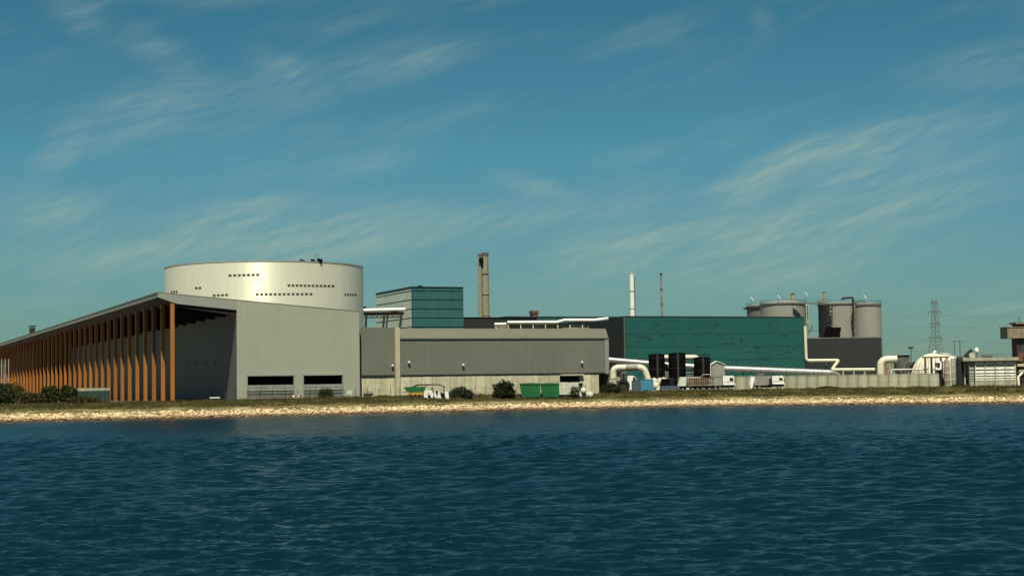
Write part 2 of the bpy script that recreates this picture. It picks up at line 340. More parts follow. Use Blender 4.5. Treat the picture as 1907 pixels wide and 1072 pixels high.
class Fr:
    """A local frame: x along a front, y away from the camera, z up from the base; .p() turns a photo pixel into local x,z on the plane y=c."""
    def __init__(s, X, Y, Z, rz): s.o = Vector((X, Y, Z)); s.rz = rz; s.U = Vector((math.cos(rz), math.sin(rz), 0)); s.V = Vector((-math.sin(rz), math.cos(rz), 0))
    def p(s, px, py, y=0):
        d = ray(px, py); c = Vector((0, 0, CAMZ)); k = ((s.o + s.V * y) - c).dot(s.V) / d.dot(s.V)
        h = c + d * k - s.o; return h.dot(s.U), h.z
    def q(s, px, py, x=0):               # local y,z on the plane x=c
        d = ray(px, py); c = Vector((0, 0, CAMZ)); k = ((s.o + s.U * x) - c).dot(s.U) / d.dot(s.U)
        h = c + d * k - s.o; return h.dot(s.V), h.z
    def w(s, x, y, z): return s.o + s.U * x + s.V * y + Vector((0, 0, z))
    def thing(s, name, label, cat, group=None):
        o = bpy.data.objects.new(name, None); COL.objects.link(o); o.location = s.o; o.rotation_euler = (0, 0, s.rz); o.empty_display_size = .5
        return tag(o, label, cat, group)
def dup(o, parent=None):
    c = o.copy(); COL.objects.link(c); c.parent = parent
    for ch in list(o.children): dup(ch, c)
    return c

C0X, C0Y = at(322, 748, 333).x, 333.0
def wallY(px, off=0.0):          # distance of the hall and low building front along the line of sight through px
    k = (px - 953.5) / FPX; t_ = (k * C0Y - C0X) / (math.cos(TH) - math.sin(TH) * k); return C0Y + math.sin(TH) * t_ - off
TH = math.atan(1263 / FPX)
# ------------------------------------------------------------------ shoreline and terrain
SH = [(0, 786), (322, 779), (560, 773.6), (780, 767.4), (980, 762.8), (1250, 756.8), (1450, 754.2), (1650, 752.4), (1800, 751.8), (1907, 751.3)]
pts = []
for px, py in SH:
    d = ray(px, py); k = -CAMZ / d.z; pts.append((d.x * k, d.y * k))
SX = np.array([-3000, -600] + [p[0] for p in pts] + [220, 700, 3000]); SY = np.array([150, 225] + [p[1] for p in pts] + [pts[-1][1] - 8, pts[-1][1] - 20, 300])
kern = np.linspace(-25, 25, 21)
def Ys(X): return float(np.mean(np.interp(X + kern, SX, SY)))
def zplat(X): return float(np.interp(X, [-80, 0, 100], [3.0, 3.35, 3.45]))
def gz(X, Y):
    s_ = Y - Ys(X); zp = zplat(X)
    return float(np.interp(s_, [-14, 0, 2.3, 3.0, 9.0, 17, 30], [-2.2, -.15, 1.12, 1.3, 2.05, zp - .12, zp]))
def terrain():
    xs = [-4000, -2500, -1500, -900, -600, -400, -300] + list(np.arange(-240, 240, 1.5)) + [240, 300, 400, 600, 900, 1500, 2500, 4000]
    ss = [-14, -5, 0, 1.4, 2.8, 3.6, 4.6, 5.6, 6.6, 8, 9.5, 11, 12.5, 14, 15.5, 17, 20, 25, 32, 45, 80, 200, 800, 5000]
    V = []; F = []; A = []
    for x in xs:
        y0 = Ys(x)
        for s_ in ss:
            z = gz(x, y0 + s_)
            if 3 < s_ < 26: z += .22 * mnoise.noise((x * .13, s_ * .25, 2)) + .1 * mnoise.noise((x * .6, s_ * .7, 5))
            V.append((x, y0 + s_, z)); A.append(max(0, s_))
    n = len(ss)
    for i in range(len(xs) - 1):
        for j in range(n - 1): F.append((i * n + j, (i + 1) * n + j, (i + 1) * n + j + 1, i * n + j + 1))
    me = bpy.data.meshes.new('ground'); me.from_pydata(V, [], F); me.materials.append(G['ground'])
    a = me.attributes.new('inland', 'FLOAT', 'POINT'); a.data.foreach_set('value', A)
    for p in me.polygons: p.use_smooth = True
    o = bpy.data.objects.new('ground', me); COL.objects.link(o); o['kind'] = 'structure'
terrain()

def water():
    rows = [7.0]
    while rows[-1] < 440: rows.append(rows[-1] * (1.02 if rows[-1] < 30 else 1.0036 if rows[-1] < 170 else 1.005))
    aa = np.concatenate([np.linspace(-80, -26, 24, endpoint=False), np.linspace(-26, 26, 560), np.linspace(26, 80, 25)[1:]])
    T = np.tan(np.radians(aa)); Yg = np.array(rows)[:, None] * np.ones_like(T)[None, :]; Xg = Yg * T[None, :]
    Z = np.zeros_like(Xg); rng = np.random.RandomState(3)
    warp = np.sin(Xg * .11 + 1.3 * np.sin(Yg * .07)) * 1.6 + np.sin(Yg * .05 + Xg * .031) * 2.1
    cell = np.where(Yg < 170, Yg * .0038, Yg * .005)
    for i in range(46):
        L = .32 * (4.2 / .32) ** (i / 45.0); k = 2 * math.pi / L
        th = rng.normal(R(78), R(30)); amp = .0155 * L ** .82 * rng.uniform(.6, 1.25)
        ph = rng.uniform(0, 6.28); fade = np.clip((L / cell - 2.0) / 2, 0, 1)
        gust = .65 + .5 * np.sin(Xg * rng.uniform(.02, .07) + Yg * rng.uniform(.01, .05) + ph * 2)
        c = np.sin(k * (Xg * math.cos(th) + Yg * math.sin(th) + warp * .5) + ph)
        Z += amp * (1 - np.abs(c) ** 1.2 * 1.3) * fade * gust if i % 2 else amp * c * fade * gust
    Z -= .02
    nr, nc = Z.shape; V = np.stack([Xg, Yg, Z], -1).reshape(-1, 3)
    idx = np.arange(nr * nc).reshape(nr, nc); q = np.stack([idx[:-1, :-1], idx[:-1, 1:], idx[1:, 1:], idx[1:, :-1]], -1).reshape(-1, 4)
    me = bpy.data.meshes.new('water'); me.vertices.add(len(V)); me.vertices.foreach_set('co', V.ravel())
    me.loops.add(q.size); me.loops.foreach_set('vertex_index', q.ravel().astype(np.int32))
    me.polygons.add(len(q)); me.polygons.foreach_set('loop_start', np.arange(0, q.size, 4, dtype=np.int32)); me.update(calc_edges=True)
    me.polygons.foreach_set('use_smooth', np.ones(len(q), dtype=bool)); me.materials.append(G['water'])
    o = bpy.data.objects.new('water', me); COL.objects.link(o); o['kind'] = 'structure'
    MB().quadbox([(-6000, -6000, -3), (6000, -6000, -3), (6000, 450, -3), (-6000, 450, -3), (-6000, -6000, -.6), (6000, -6000, -.6), (6000, 450, -.6), (-6000, 450, -.6)]).build('open_water', 'water', kind='structure')
water()

def riprap():
    base = MB(); base.lathe(0, 0, [(.35, -.7), (.95, -.25), (.9, .4), (.4, .8)], 6); B = np.array(base.v); BF = base.f
    m = MB(); rng = random.Random(5); ts = np.arange(-170, 175, .024)
    for x in ts:
        s_ = rng.triangular(-1.0, 3.0, 1.2); X = x + rng.uniform(-.3, .3); Y = Ys(X) + s_
        r_ = rng.choice((.12, .15, .19, .24, .33)) * rng.uniform(.8, 1.25)
        z = gz(X, Y) + r_ * .25 + mnoise.noise((X * .5, s_ * .4, 1)) * .12
        a, b_, c = rng.uniform(0, 6.3), rng.uniform(-.6, .6), rng.uniform(-.6, .6)
        M = np.array((Matrix.Rotation(a, 3, 'Z') @ Matrix.Rotation(b_, 3, 'X') @ Matrix.Rotation(c, 3, 'Y')))
        P = (B * (1 + np.random.uniform(-.22, .22, B.shape)) * [r_ * rng.uniform(.9, 1.4), r_ * rng.uniform(.8, 1.1), r_ * rng.uniform(.6, .9)]) @ M.T + [X, Y, z]
        n = len(m.v); m.v += [tuple(p) for p in P]; m.f += [tuple(i + n for i in f) for f in BF]
    o = m.build('riprap_stones', 'stone', kind='stuff')
    tag(o, 'pale limestone riprap along the whole waterline', 'stones')
riprap()

def blades(name, label, n, s0, s1, h0, h1, m, seed, wd=.05, mode=1.5, spread=.3, x0=-165, x1=170):
    rng = random.Random(seed); V = []; F = []
    for i in range(n):
        X = rng.uniform(x0, x1); s_ = rng.triangular(s0, s1, (s0 + s1) / 2) if mode == 0 else rng.uniform(s0, s1)
        if mnoise.noise((X * .16, s_ * .2, seed)) < -.18 and rng.random() < .75: continue
        Y = Ys(X) + s_; z = gz(X, Y) - .05; hh = rng.uniform(h0, h1) * (1 + .7 * mnoise.noise((X * .3, s_ * .3, seed + 4)))
        for k in range(5):
            a = rng.uniform(0, 6.3); dx = math.cos(a); dy = math.sin(a); bx = X + rng.uniform(-spread, spread); by = Y + rng.uniform(-spread, spread)
            h = hh * rng.uniform(.5, 1.1); ln = h * rng.uniform(.1, .5); q = rng.uniform(0, 6.3); wx = math.cos(q) * wd; wy = math.sin(q) * wd
            b = len(V); V += [(bx - wx, by - wy, z), (bx + wx, by + wy, z), (bx + dx * ln, by + dy * ln, z + h)]; F.append((b, b + 1, b + 2))
    mb = MB(); mb.v = V; mb.f = F; o = mb.build(name, m, kind='stuff'); tag(o, label, 'grass'); return o
blades('dry_grass', 'straw coloured grass fringe just above the stones', 22000, 2.1, 9.5, .12, .42, 'grass_pale', 11, .07)
blades('bank_grass', 'olive grass covering the bank in front of the plant', 34000, 7.5, 24, .25, .62, 'grass', 12, .08)
def foliage(mb, cx, cy, cz, rx, ry, rz, n, ls, rng, seed, hollow=.5):
    for i in range(n):
        while True:
            p = Vector((rng.uniform(-1, 1), rng.uniform(-1, 1), rng.uniform(-1, 1)))
            if p.length < 1: break
        p = p.normalized() * (p.length ** hollow)
        k = 1 + .38 * mnoise.noise(Vector((p.x * 1.9 + seed, p.y * 1.9, p.z * 1.9))) + .18 * mnoise.noise(Vector((p.x * 5 + seed, p.y * 5, p.z * 5)))
        if mnoise.noise(Vector((p.x * 3 + seed, p.y * 3 + 7, p.z * 3))) < -.28: continue
        c = Vector((cx + p.x * rx * k, cy + p.y * ry * k, cz + p.z * rz * k))
        a = Vector((rng.gauss(0, 1), rng.gauss(0, 1), rng.gauss(0, .7))).normalized(); b_ = a.orthogonal().normalized()
        s_ = ls * rng.uniform(.6, 1.4); b_ = b_ * math.cos(1) + a.cross(b_) * math.sin(1)
        n0 = len(mb.v); mb.v += [tuple(c - a * s_), tuple(c - b_ * s_ * .55), tuple(c + a * s_), tuple(c + b_ * s_ * .55)]; mb.f.append((n0, n0 + 1, n0 + 2, n0 + 3))
def scrub():
    mb = MB(); rng = random.Random(31)
    for i in range(620):
        X = rng.uniform(-165, 170); s_ = rng.uniform(8, 20)
        if mnoise.noise((X * .07, 3, 1)) < -.15 and rng.random() < .6: continue
        Y = Ys(X) + s_; r_ = rng.uniform(.25, .75) * (1.1 if X < 60 else .75)
        foliage(mb, X, Y, gz(X, Y) + r_ * .3, r_ * 1.7, r_ * 1.2, r_ * .55, 46, .11, rng, i * 1.7)
    o = mb.build('low_scrub', 'leaf_olive', kind='stuff'); tag(o, 'patchy low olive scrub dotted over the grassy bank', 'scrub')
scrub()
BUSH = 'shrubs along the shore in front of the plant'
def bush(name, label, px0, px1, pyt, Y, leaf, seed, n=1500, lob=3, ls=.17):
    a = at(px0, pyt, Y); b_ = at(px1, pyt, Y); X = (a.x + b_.x) / 2; g = gz(X, Y); H = a.z - g; W_ = (b_.x - a.x) / 2
    f = Fr(X, Y, g - .05, 0); t = f.thing(name, label, 'bush', BUSH); rng = random.Random(seed)
    tk = MB()
    for k in range(5):
        q = rng.uniform(0, 6.28); x = W_ * rng.uniform(.15, .5) * math.cos(q); y = W_ * .4 * math.sin(q)
        tk.tube([(x * .1, y * .1, 0), (x * .5, y * .5, H * .35), (x, y, H * .75)], [.09, .06, .02], 6)
    tk.build('stem', 'bark', t)
    mb = MB()
    for k in range(lob):
        u_ = (k + .5) / lob * 2 - 1; hh = H * (1 - .3 * abs(u_)) * rng.uniform(.82, 1.0) if lob > 1 else H
        foliage(mb, u_ * W_ * .62, rng.uniform(-.2, .2) * W_, hh * .48, W_ * (.62 if lob > 1 else 1), W_ * .6, hh * .56, int(n * 1.9) // lob, ls, rng, seed + k * 3.3, .8)
    mb.build('crown', leaf, t); return t
bush('shrub', 'large dark green shrub at the left edge under the canopy end', -60, 46, 704, 322, 'leaf_green', 1, 5200, 4, .22)
bush('shrub', 'low shrub filling the dip between the left edge shrub and the next one', 36, 84, 727, 318, 'leaf_olive', 21, 2200, 4, .18)
bush('shrub', 'flat scrubby bush spreading in front of the teal screen', 128, 190, 734, 318, 'leaf_olive', 22, 1800, 4, .16)
bush('shrub', 'green shrub in front of the timber columns, left of its neighbour shrub', 74, 113, 713, 322, 'leaf_green', 2, 2600, 2, .2)
bush('shrub', 'green shrub touching the left end of the teal screen', 108, 147, 713, 324, 'leaf_green', 3, 2600, 2, .2)
bush('shrub', 'small shrub in front of the right hand dock door', 591, 622, 719, wallY(606, 4), 'leaf_olive', 4, 1500, 2, .15)
bush('shrub', 'dark shrub with a pointed top before the stained concrete base wall', 836, 882, 719, wallY(860, 4), 'leaf_dark', 5, 2600, 3, .16)
bush('shrub', 'round dark bush standing left of the green skips', 916, 960, 710, wallY(938, 4), 'leaf_dark', 6, 3400, 1, .17)
bush('shrub', 'wide green bush left of the big black tyre', 1116, 1156, 711, 376, 'leaf_green', 8, 3000, 3, .17)
bush('shrub', 'small dry shrub in front of the white bags', 1060, 1080, 719, wallY(1070, 5), 'leaf_dark', 9, 700, 1, .14)
bush('shrub', 'low dark shrub at the foot of the louvred cooler', 1772, 1800, 713, 372, 'leaf_green', 10, 900, 2, .15)
bush('shrub', 'low dark scrub bush against the precast fence wall', 1520, 1560, 717.5, 382, 'leaf_dark', 12, 900, 3, .14)

# ------------------------------------------------------------------ the hall with its timber colonnade
c0 = at(322, 748, 333)
F = Fr(c0.x, c0.y, 3.0, TH)
hall = F.thing('canopy_hall', 'large pale grey hall with a long timber colonnade under its sloping canopy', 'building')
xc, _ = F.p(441, 600); xr, _ = F.p(668, 600)              # the wall's left corner and right end on the front plane y=0
xe, ze = F.p(294, 545.5); _, zr = F.p(668, 581)
zs = F.p(441, 577)[1]; z1 = F.p(330, 565.5)[1]; x1 = F.p(330, 565)[0]; z2 = F.p(295, 553)[1]
LEN = 300
def xz(px, py): return F.p(px, py)
d0 = xz(461, 700); d1 = xz(547, 699.3); d2 = xz(565.5, 698.6); d3 = xz(637.5, 697.6)
slope = (zr - ze) / (xr - xe)
def ztop(x): return ze + slope * (x - xe)
T = .45
m = MB()          # front wall in pieces round the two dock doors
dh = (d0[1] + d1[1]) / 2
for a, b_ in ((xc, d0[0]), (d1[0], d2[0]), (d3[0], xr)):
    m.ext_y([(a, 0), (b_, 0), (b_, dh), (a, dh)], 0, T)
m.ext_y([(xc, dh + .001), (xr, dh + .001), (xr, ztop(xr) - .01), (xc, ztop(xc) - .01)], 0, T)
m.build('front_wall', 'clad_pale', hall)
m = MB(); m.box(xr - .4, xr, T + .01, 34, 0, ztop(xr) - .3); m.build('side_wall', 'clad_pale', hall)
wall_end = F.q(92, 700, xc)[0]
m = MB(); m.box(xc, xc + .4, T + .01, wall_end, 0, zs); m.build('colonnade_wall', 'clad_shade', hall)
m = MB(); m.box(xc + .4, xr, 33.6, 34, 0, ztop(xr) - 1); m.build('rear_wall', 'clad_mid', hall)
m = MB()          # gable fascia of the canopy and its long eave
m.ext_y([(xe, z2), (x1, z1), (xc, zs), (xc, ztop(xc) - .02), (xe, ze - .02)], -.02, .5)
m.box(xe, xe + .35, .5, LEN * 2.2, z2, ze - .02)
m.build('fascia', 'fascia', hall)
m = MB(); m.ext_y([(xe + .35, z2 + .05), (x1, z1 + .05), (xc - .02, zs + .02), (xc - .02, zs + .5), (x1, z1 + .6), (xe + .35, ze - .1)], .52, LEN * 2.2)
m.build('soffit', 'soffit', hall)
m = MB(); ov = .12
m.ext_y([(xe - ov, ze), (xr + .1, ztop(xr)), (xr + .1, ztop(xr) + .22), (xe - ov, ze + .22)], .02, 36)
m.ext_y([(xe - ov, ze), (xc + 14, ztop(xc + 14)), (xc + 14, ztop(xc + 14) + .22), (xe - ov, ze + .22)], 36.01, LEN * 2.2)
m.build('roof', 'clad_roof', hall)
m = MB()          # dark drip strips under the gable edge and door heads
m.box(xr - .02, xr + .14, -.03, .4, 0, ztop(xr) - .02); m.build('corner_trim', 'fascia', hall)
# the columns: 10.5 m apart along the eave
col_mb = MB(); col_mb.box(-.38, .38, -.36, .36, 0, 1.0)
def column_mesh(h, w_=.38): 
    q = MB(); q.box(-w_, w_, -w_ * .95, w_ * .95, 0.35, h); q.box(-w_ - .12, w_ + .12, -w_ - .12, w_ + .12, 0, .35); return q
ysp = []; PXC = [324, 306, 290, 274, 259, 245, 231, 218, 206, 193, 181, 171, 160, 150, 141, 131, 122.5, 114, 105.5, 98, 91, 84, 77]
proto = None
zc = z2 + (z1 - z2) * (0 - xe) / (x1 - xe)
step = (F.q(77, 735, 0)[0] - F.q(324, 735, 0)[0]) / 22
for i in range(44):
    if proto is None:
        proto = column_mesh(zc + .3).build('column', 'timber', hall); o = proto
    else:
        o = proto.copy(); COL.objects.link(o); o.parent = hall
    o.location = (0, step * i + .5, 0)
m = MB()          # timber rafters under the soffit, one over each column
for i in range(44):
    y = step * i + .5
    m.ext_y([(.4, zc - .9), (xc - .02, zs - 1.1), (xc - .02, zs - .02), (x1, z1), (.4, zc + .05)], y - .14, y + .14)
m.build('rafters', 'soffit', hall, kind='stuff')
ap = MB(); ap.box(-3, xc + .3, -2, 420, .02, .06); ap = ap.build('canopy_apron', 'asphalt', None, kind='structure'); ap.location = F.o; ap.rotation_euler = (0, 0, TH)
# small openings in the shaded wall
for k, px in enumerate((352, 367, 383, 402)):
    y, z = F.q(px, 675.5 - k * .8, xc); MB().box(xc - .06, xc - .002, y - .5, y + .5, z - .3, z + .3).build('vent', 'void', hall)
# dock doors: dark opening above, sectional shutter pieces below
for (a, b_) in ((d0, d1), (d2, d3)):
    x0 = a[0]; x1_ = b_[0]
    fr = MB(); fr.box(x0 - .25, x1_ + .25, -.12, -.003, dh, dh + .32); fr.box(x0 - .3, x0, -.1, -.003, 0, dh - .002); fr.box(x1_, x1_ + .2, -.1, -.003, 0, dh - .002)
    door = fr.build('dock_door', 'fascia', hall)
    MB().box(x0, x1_, 5, 5.2, 0, dh + .5).build('dark_interior', 'void', door)
    top = dh - 1.85
    n = 5; hh = top / n
    for k in range(n):
        mm = 'grey_light' if k in (3, 4, 0) else 'grey'
        MB().box(x0 + .02, x1_ - .02, .12, .2, k * hh + .03, (k + 1) * hh - (.16 if k in (1, 2) else .04)).build('shutter_slat', mm, door)
    MB().box(x0 + .02, x1_ - .02, .22, .26, 0, top).build('shutter_backing', 'steel_dark', door)
# roof stack far along the canopy
yk, zk = F.q(60, 608, xe + 3); f2 = Fr(*F.w(xe + 3, yk, ztop(xe + 3) + .2), TH)
t = f2.thing('roof_vent', 'small dark vent stack on the far end of the canopy roof', 'vent')
sc_ = yk / 100.0
MB().cyl(0, 0, 0, 3.0, 1.0, 16).build('stack', 'steel_dark', t); MB().cyl(0, 0, 3.4, 3.8, 1.3, 16).build('cap', 'steel_dark', t)
mm = MB()
for k in range(4): mm.box(.8 * math.cos(k * 1.57) - .06, .8 * math.cos(k * 1.57) + .06, .8 * math.sin(k * 1.57) - .06, .8 * math.sin(k * 1.57) + .06, 3.0, 3.4)
mm.build('bracket', 'steel_dark', t)
# block of timber screen and cabin closing the far end of the colonnade
y0, _ = F.q(66, 700, 2); y1, _ = F.q(20, 700, 2)
f3 = Fr(*F.w(2, y0, 0), TH); t = f3.thing('end_cabin', 'dark brown cabin under the far end of the canopy', 'cabin')
hc = zs - 1.5
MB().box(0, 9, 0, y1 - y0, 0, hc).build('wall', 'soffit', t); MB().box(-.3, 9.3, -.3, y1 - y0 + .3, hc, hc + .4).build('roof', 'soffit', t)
for k in range(7): MB().box(-.12, -.002, 4 + k * 17, 12 + k * 17, 4, hc - 4).build('window', 'maroon', t)
WP = 'white posts beyond the open end of the canopy'
for px, lb in ((3, 'white post nearest the left edge of the photo beyond the canopy'), (9.5, 'slim white post second from the left edge under the canopy'), (16, 'white post just left of the brown end cabin')):
    p = at(px, 735, 560); f4 = Fr(p.x, 560, 3.1, TH); t = f4.thing('lighting_post', lb, 'post', WP)
    zt = at(px, 668, 560).z - 3.1; MB().cyl(0, 0, .4, zt, .24, 12, .2).build('shaft', 'grey_light', t); MB().cyl(0, 0, 0, .4, .6, 12).build('footing', 'concrete_post', t)

# teal screen with a pale rail between the columns
p = at(144, 738, 330); f5 = Fr(p.x, 329, 2.9, 0); t = f5.thing('site_screen', 'low teal screen with a pale top rail before the timber columns', 'screen')
xa, zt = f5.p(143, 722.5); xb, _ = f5.p(205, 722.5)
zt2 = f5.p(150, 727.5)[1]
MB().box(xa, xb, -.02, .12, zt2, zt).build('top_rail', 'concrete_grey', t)
nseg = 6
for k in range(nseg):
    a = xa + (xb - xa) * k / nseg; b_ = xa + (xb - xa) * (k + 1) / nseg
    MB().box(a + .05, b_ - .05, 0, .06, 0, zt2 - .02).build('panel', 'teal_tank', t)
    MB().box(a - .05, a + .05, -.05, .1, 0, zt2 - .01).build('post', 'steel_dark', t)

# pale sign box and small things in the recess
yq, zq = F.q(357, 735, xc - 6); f6 = Fr(*F.w(xc - 6, yq, 0), 0); t = f6.thing('notice_board', 'small pale blue board on a post in the shaded recess', 'sign')
MB().box(-.5, .5, -.04, .04, .9, 1.9).build('board', 'sign', t); MB().box(-.06, .06, .05, .15, 0, 1.9).build('post', 'steel_pale', t)
YW = wallY(400, -4); p = at(400, 741, YW); f6 = Fr(p.x, YW, gz(p.x, YW), 0); t = f6.thing('marker_barrier', 'little white barrier at the foot of the shaded wall', 'barrier')
MB().box(-1.1, 1.1, -.05, .05, .45, .75).build('board', 'white_dirty', t)
for s_ in (-.9, .9): MB().box(s_ - .05, s_ + .05, .06, .16, 0, .75).build('leg', 'steel_pale', t)

# ------------------------------------------------------------------ the big drum
DC = at(494, 700, 424); RD = 186 / FPX * 424 * .985
f = Fr(DC.x, DC.y, 3.2, 0)
drum = f.thing('round_drum_building', 'huge round drum building clad in gleaming pale metal behind the hall', 'building')
zt = at(494, 487, 424 - RD).z - 3.2
m = MB(); m.lathe(0, 0, [(RD, 0), (RD, zt)], 160); m.build('wall', 'steel_drum', drum, smooth=True)
m = MB(); m.lathe(0, 0, [(RD + .08, zt + .002), (RD + .08, zt + .3), (RD - .5, zt + .3)], 160); m.build('parapet', 'fascia', drum, smooth=False)
def drum_pt(px, py):
    d = ray(px, py); c = Vector((0, 0, CAMZ)) - f.o; a = d.x ** 2 + d.y ** 2; b_ = 2 * (c.x * d.x + c.y * d.y); q = c.x ** 2 + c.y ** 2 - (RD) ** 2
    k = (-b_ - math.sqrt(max(0, b_ * b_ - 4 * a * q))) / (2 * a); h = c + d * k; return math.atan2(h.y, h.x), h.z
def drum_win(row, h=.4):
    for (px, py, wpx) in row:
        a, z = drum_pt(px, py); a1, _ = drum_pt(px - wpx / 2, py); a2, _ = drum_pt(px + wpx / 2, py)
        P = []
        for zz in (z - h / 2, z + h / 2):
            for (aa, rr) in ((a1, RD + .05), (a2, RD + .05), (a2, RD - .3), (a1, RD - .3)): P.append((rr * math.cos(aa), rr * math.sin(aa), zz))
        w_ = MB().quadbox(P).build('window', 'drum_glass', drum)
        P = [(p_[0] * 1.0012, p_[1] * 1.0012, (z + h / 2 + .02) if k > 3 else (z + h / 2)) for k, p_ in enumerate(P)]
        P2 = [(q_[0], q_[1], z + h / 2 + .003 + (.12 if k > 3 else 0)) for k, q_ in enumerate(P)]
        MB().quadbox(P2).build('head', 'steel_pale', w_)
def row(x0, y0, x1, y1, n, wd): return [(x0 + (x1 - x0) * k / (n - 1), y0 + (y1 - y0) * k / (n - 1), wd) for k in range(n)]
drum_win(row(428.5, 513.2, 480, 511.8, 7, 5.6)); drum_win(row(538, 531.6, 620, 532.8, 12, 4.8)); drum_win(row(365.5, 536.5, 372.5, 536.4, 2, 5))
drum_win(row(399, 550.4, 422, 549.4, 4, 5.2)); drum_win(row(479, 548.2, 579, 547.6, 13, 5)); drum_win(row(643, 548.4, 662, 548.8, 5, 2.9)); drum_win(row(320, 544.2, 329, 543.6, 3, 2.8), .5)
# roof gear
for k, (px, wd, ht, lb) in enumerate(((562, 9, 4.5, 'low dark plant unit on the drum roof, leftmost of the three'), (582, 7, 5, 'low dark plant unit in the middle of the three on the drum roof'), (595, 9, 6, 'dark plant unit on the drum roof beside the thin mast'))):
    p = at(px, 487, 424 - RD + 6); g = Fr(p.x, 424 - RD + 6, 3.2 + zt - .2, 0); t = g.thing('roof_unit', lb, 'roof unit', 'plant units on the drum roof')
    ww = wd * .133; h_ = ht * .1 + .5
    MB().box(-ww / 2, ww / 2, 0, 2, .3, h_).build('casing', 'black', t)
    MB().cyl(-ww * .2, 1, h_, h_ + .25, .4, 12).build('fan_cowl', 'steel_dark', t); MB().box(-ww / 2, -ww / 2 + .15, .1, 1.9, 0, .3).build('foot', 'steel_dark', t); MB().box(ww / 2 - .15, ww / 2, .1, 1.9, 0, .3).build('foot', 'steel_dark', t)
p = at(591, 487, 410); g = Fr(p.x, 410, 3.2 + zt, 0); t = g.thing('roof_mast', 'thin pale antenna mast on the drum roof', 'mast')
MB().cyl(0, 0, 0, 3.2, .07, 8).build('pole', 'steel_pale', t); MB().box(-.9, .9, -.03, .03, 2.2, 2.28).build('crossbar', 'steel_pale', t); MB().cyl(-.7, 0, 1.6, 2.6, .05, 6).build('aerial', 'steel_pale', t)
MB().box(-.06, .06, -.06, .06, 3.2, 3.5).build('lamp', 'white_dirty', t)
# the drum roof itself
MB().lathe(0, 0, [(RD - .5, zt - .6), (RD - .5, zt - .35)], 96).build('roof', 'clad_roof', drum)

# ------------------------------------------------------------------ long low grey building
B0 = F.w(xr + .15, 3.0, 0)
L = Fr(B0.x, B0.y, 3.2, TH)
low = L.thing('low_grey_building', 'long low grey clad building on a stained concrete base, right of the hall', 'building')
xp0, _ = L.p(735, 650); xp1, _ = L.p(743.5, 650); xR, _ = L.p(1133.5, 650)
zt_l = L.p(700, 609.5)[1]; zg = L.p(743, 631.3)[1]; zb = L.p(743, 697.3)[1]; ztr = L.p(900, 611.5, 1.2)[1]; zb = (zb + L.p(1100, 693.5)[1]) / 2
DEP = 44
m = MB(); m.box(0, xp0, 0, DEP, zb, zt_l); m.build('left_wall', 'clad_mid', low)
m = MB(); m.box(0, xp0, -.06, .5, zb - .28, zb - .003); m.box(xp1, xR - .6, .06, .5, zb - .28, zb - .003); m.build('drip_flashing', 'steel_dark', low)
m = MB(); m.box(xp1, xR, .1, DEP, zb, zg); m.build('front_wall', 'clad_mid', low)
m = MB(); m.ext_x([(.1, zg + .28), (1.4, ztr), (DEP, ztr), (DEP, zg + .28)], xp1, xR); m.build('roof', 'clad_roof', low)
m = MB(); m.box(xp1, xR + .1, -.15, .3, zg + .003, zg + .27); m.build('gutter', 'grey', low)
m = MB(); m.box(xR - .9, xR, -.02, .097, zb - .3, zg); m.build('corner_trim', 'grey_light', low)
m = MB(); m.box(xR + .002, xR + .12, .12, DEP, 0, zg); m.box(xR + .002, xR + .12, 1.4, DEP, zg, ztr - .05); m.build('end_wall', 'clad_mid', low)
m = MB(); m.box(xp0, xp1, -.5, .4, 0, zt_l + .02); m.build('pilaster', 'concrete_post', low)
# precast base panels
xo0, zo1 = L.p(1043, 699.5); xo1, zo0 = L.p(1086, 710.5); xbr = L.p(1116, 700)[0]
for (a, b_, n, zz) in ((.05, xp0, 4, zb - .3), (xp1, xo0, 15, zb - .3), (xo1, xbr, 2, zb - .3)):
    for k in range(n):
        x0 = a + (b_ - a) * k / n; x1_ = a + (b_ - a) * (k + 1) / n
        MB().box(x0 + .03, x1_ - .03, .2 + random.uniform(-.015, .015), .5, -.3, zz).build('concrete_panel', 'concrete', low)
MB().box(.05, xbr, .52, .7, -.3, zb - .3).build('base_backing', 'steel_dark', low)
MB().box(xo0, xbr, .72, 1.0, -.3, zb - .3)
m = MB(); m.box(xo0, xo1, -.5, .2, zo1 + .02, zb - .31); m.build('lintel', 'concrete_post', low)
m = MB(); m.box(xo0, xo0 + (xo1 - xo0) * .86, .3, .5, zo0 - .3, zo1); m.build('opening', 'void', low)
m = MB(); m.box(xo0 + (xo1 - xo0) * .86, xo1, .25, .5, zo0 - .3, zo1); m.build('side_panel', 'concrete', low)
WB = 'white wall lamps on the low grey building'
for px, py, lb in ((730, 680, 'small white lamp on the wall just left of the concrete pilaster'), (761, 674, 'small white lamp on the grey wall, first right of the pilaster'), (862, 679, 'small white lamp on the middle of the long grey wall'), (1083, 674, 'small white lamp near the right end of the long grey wall')):
    x, z = L.p(px, py, 0); q = Fr(*L.w(x, 0 if px < 735 else .1, z), TH); t = q.thing('wall_lamp', lb, 'lamp', WB)
    MB().box(-.05, .05, -.3, 0, .1, .2).build('bracket', 'grey_light', t); MB().lathe(0, -.42, [(.26, -.14), (.29, 0), (.15, .18)], 12).build('lamp_head', 'white', t)
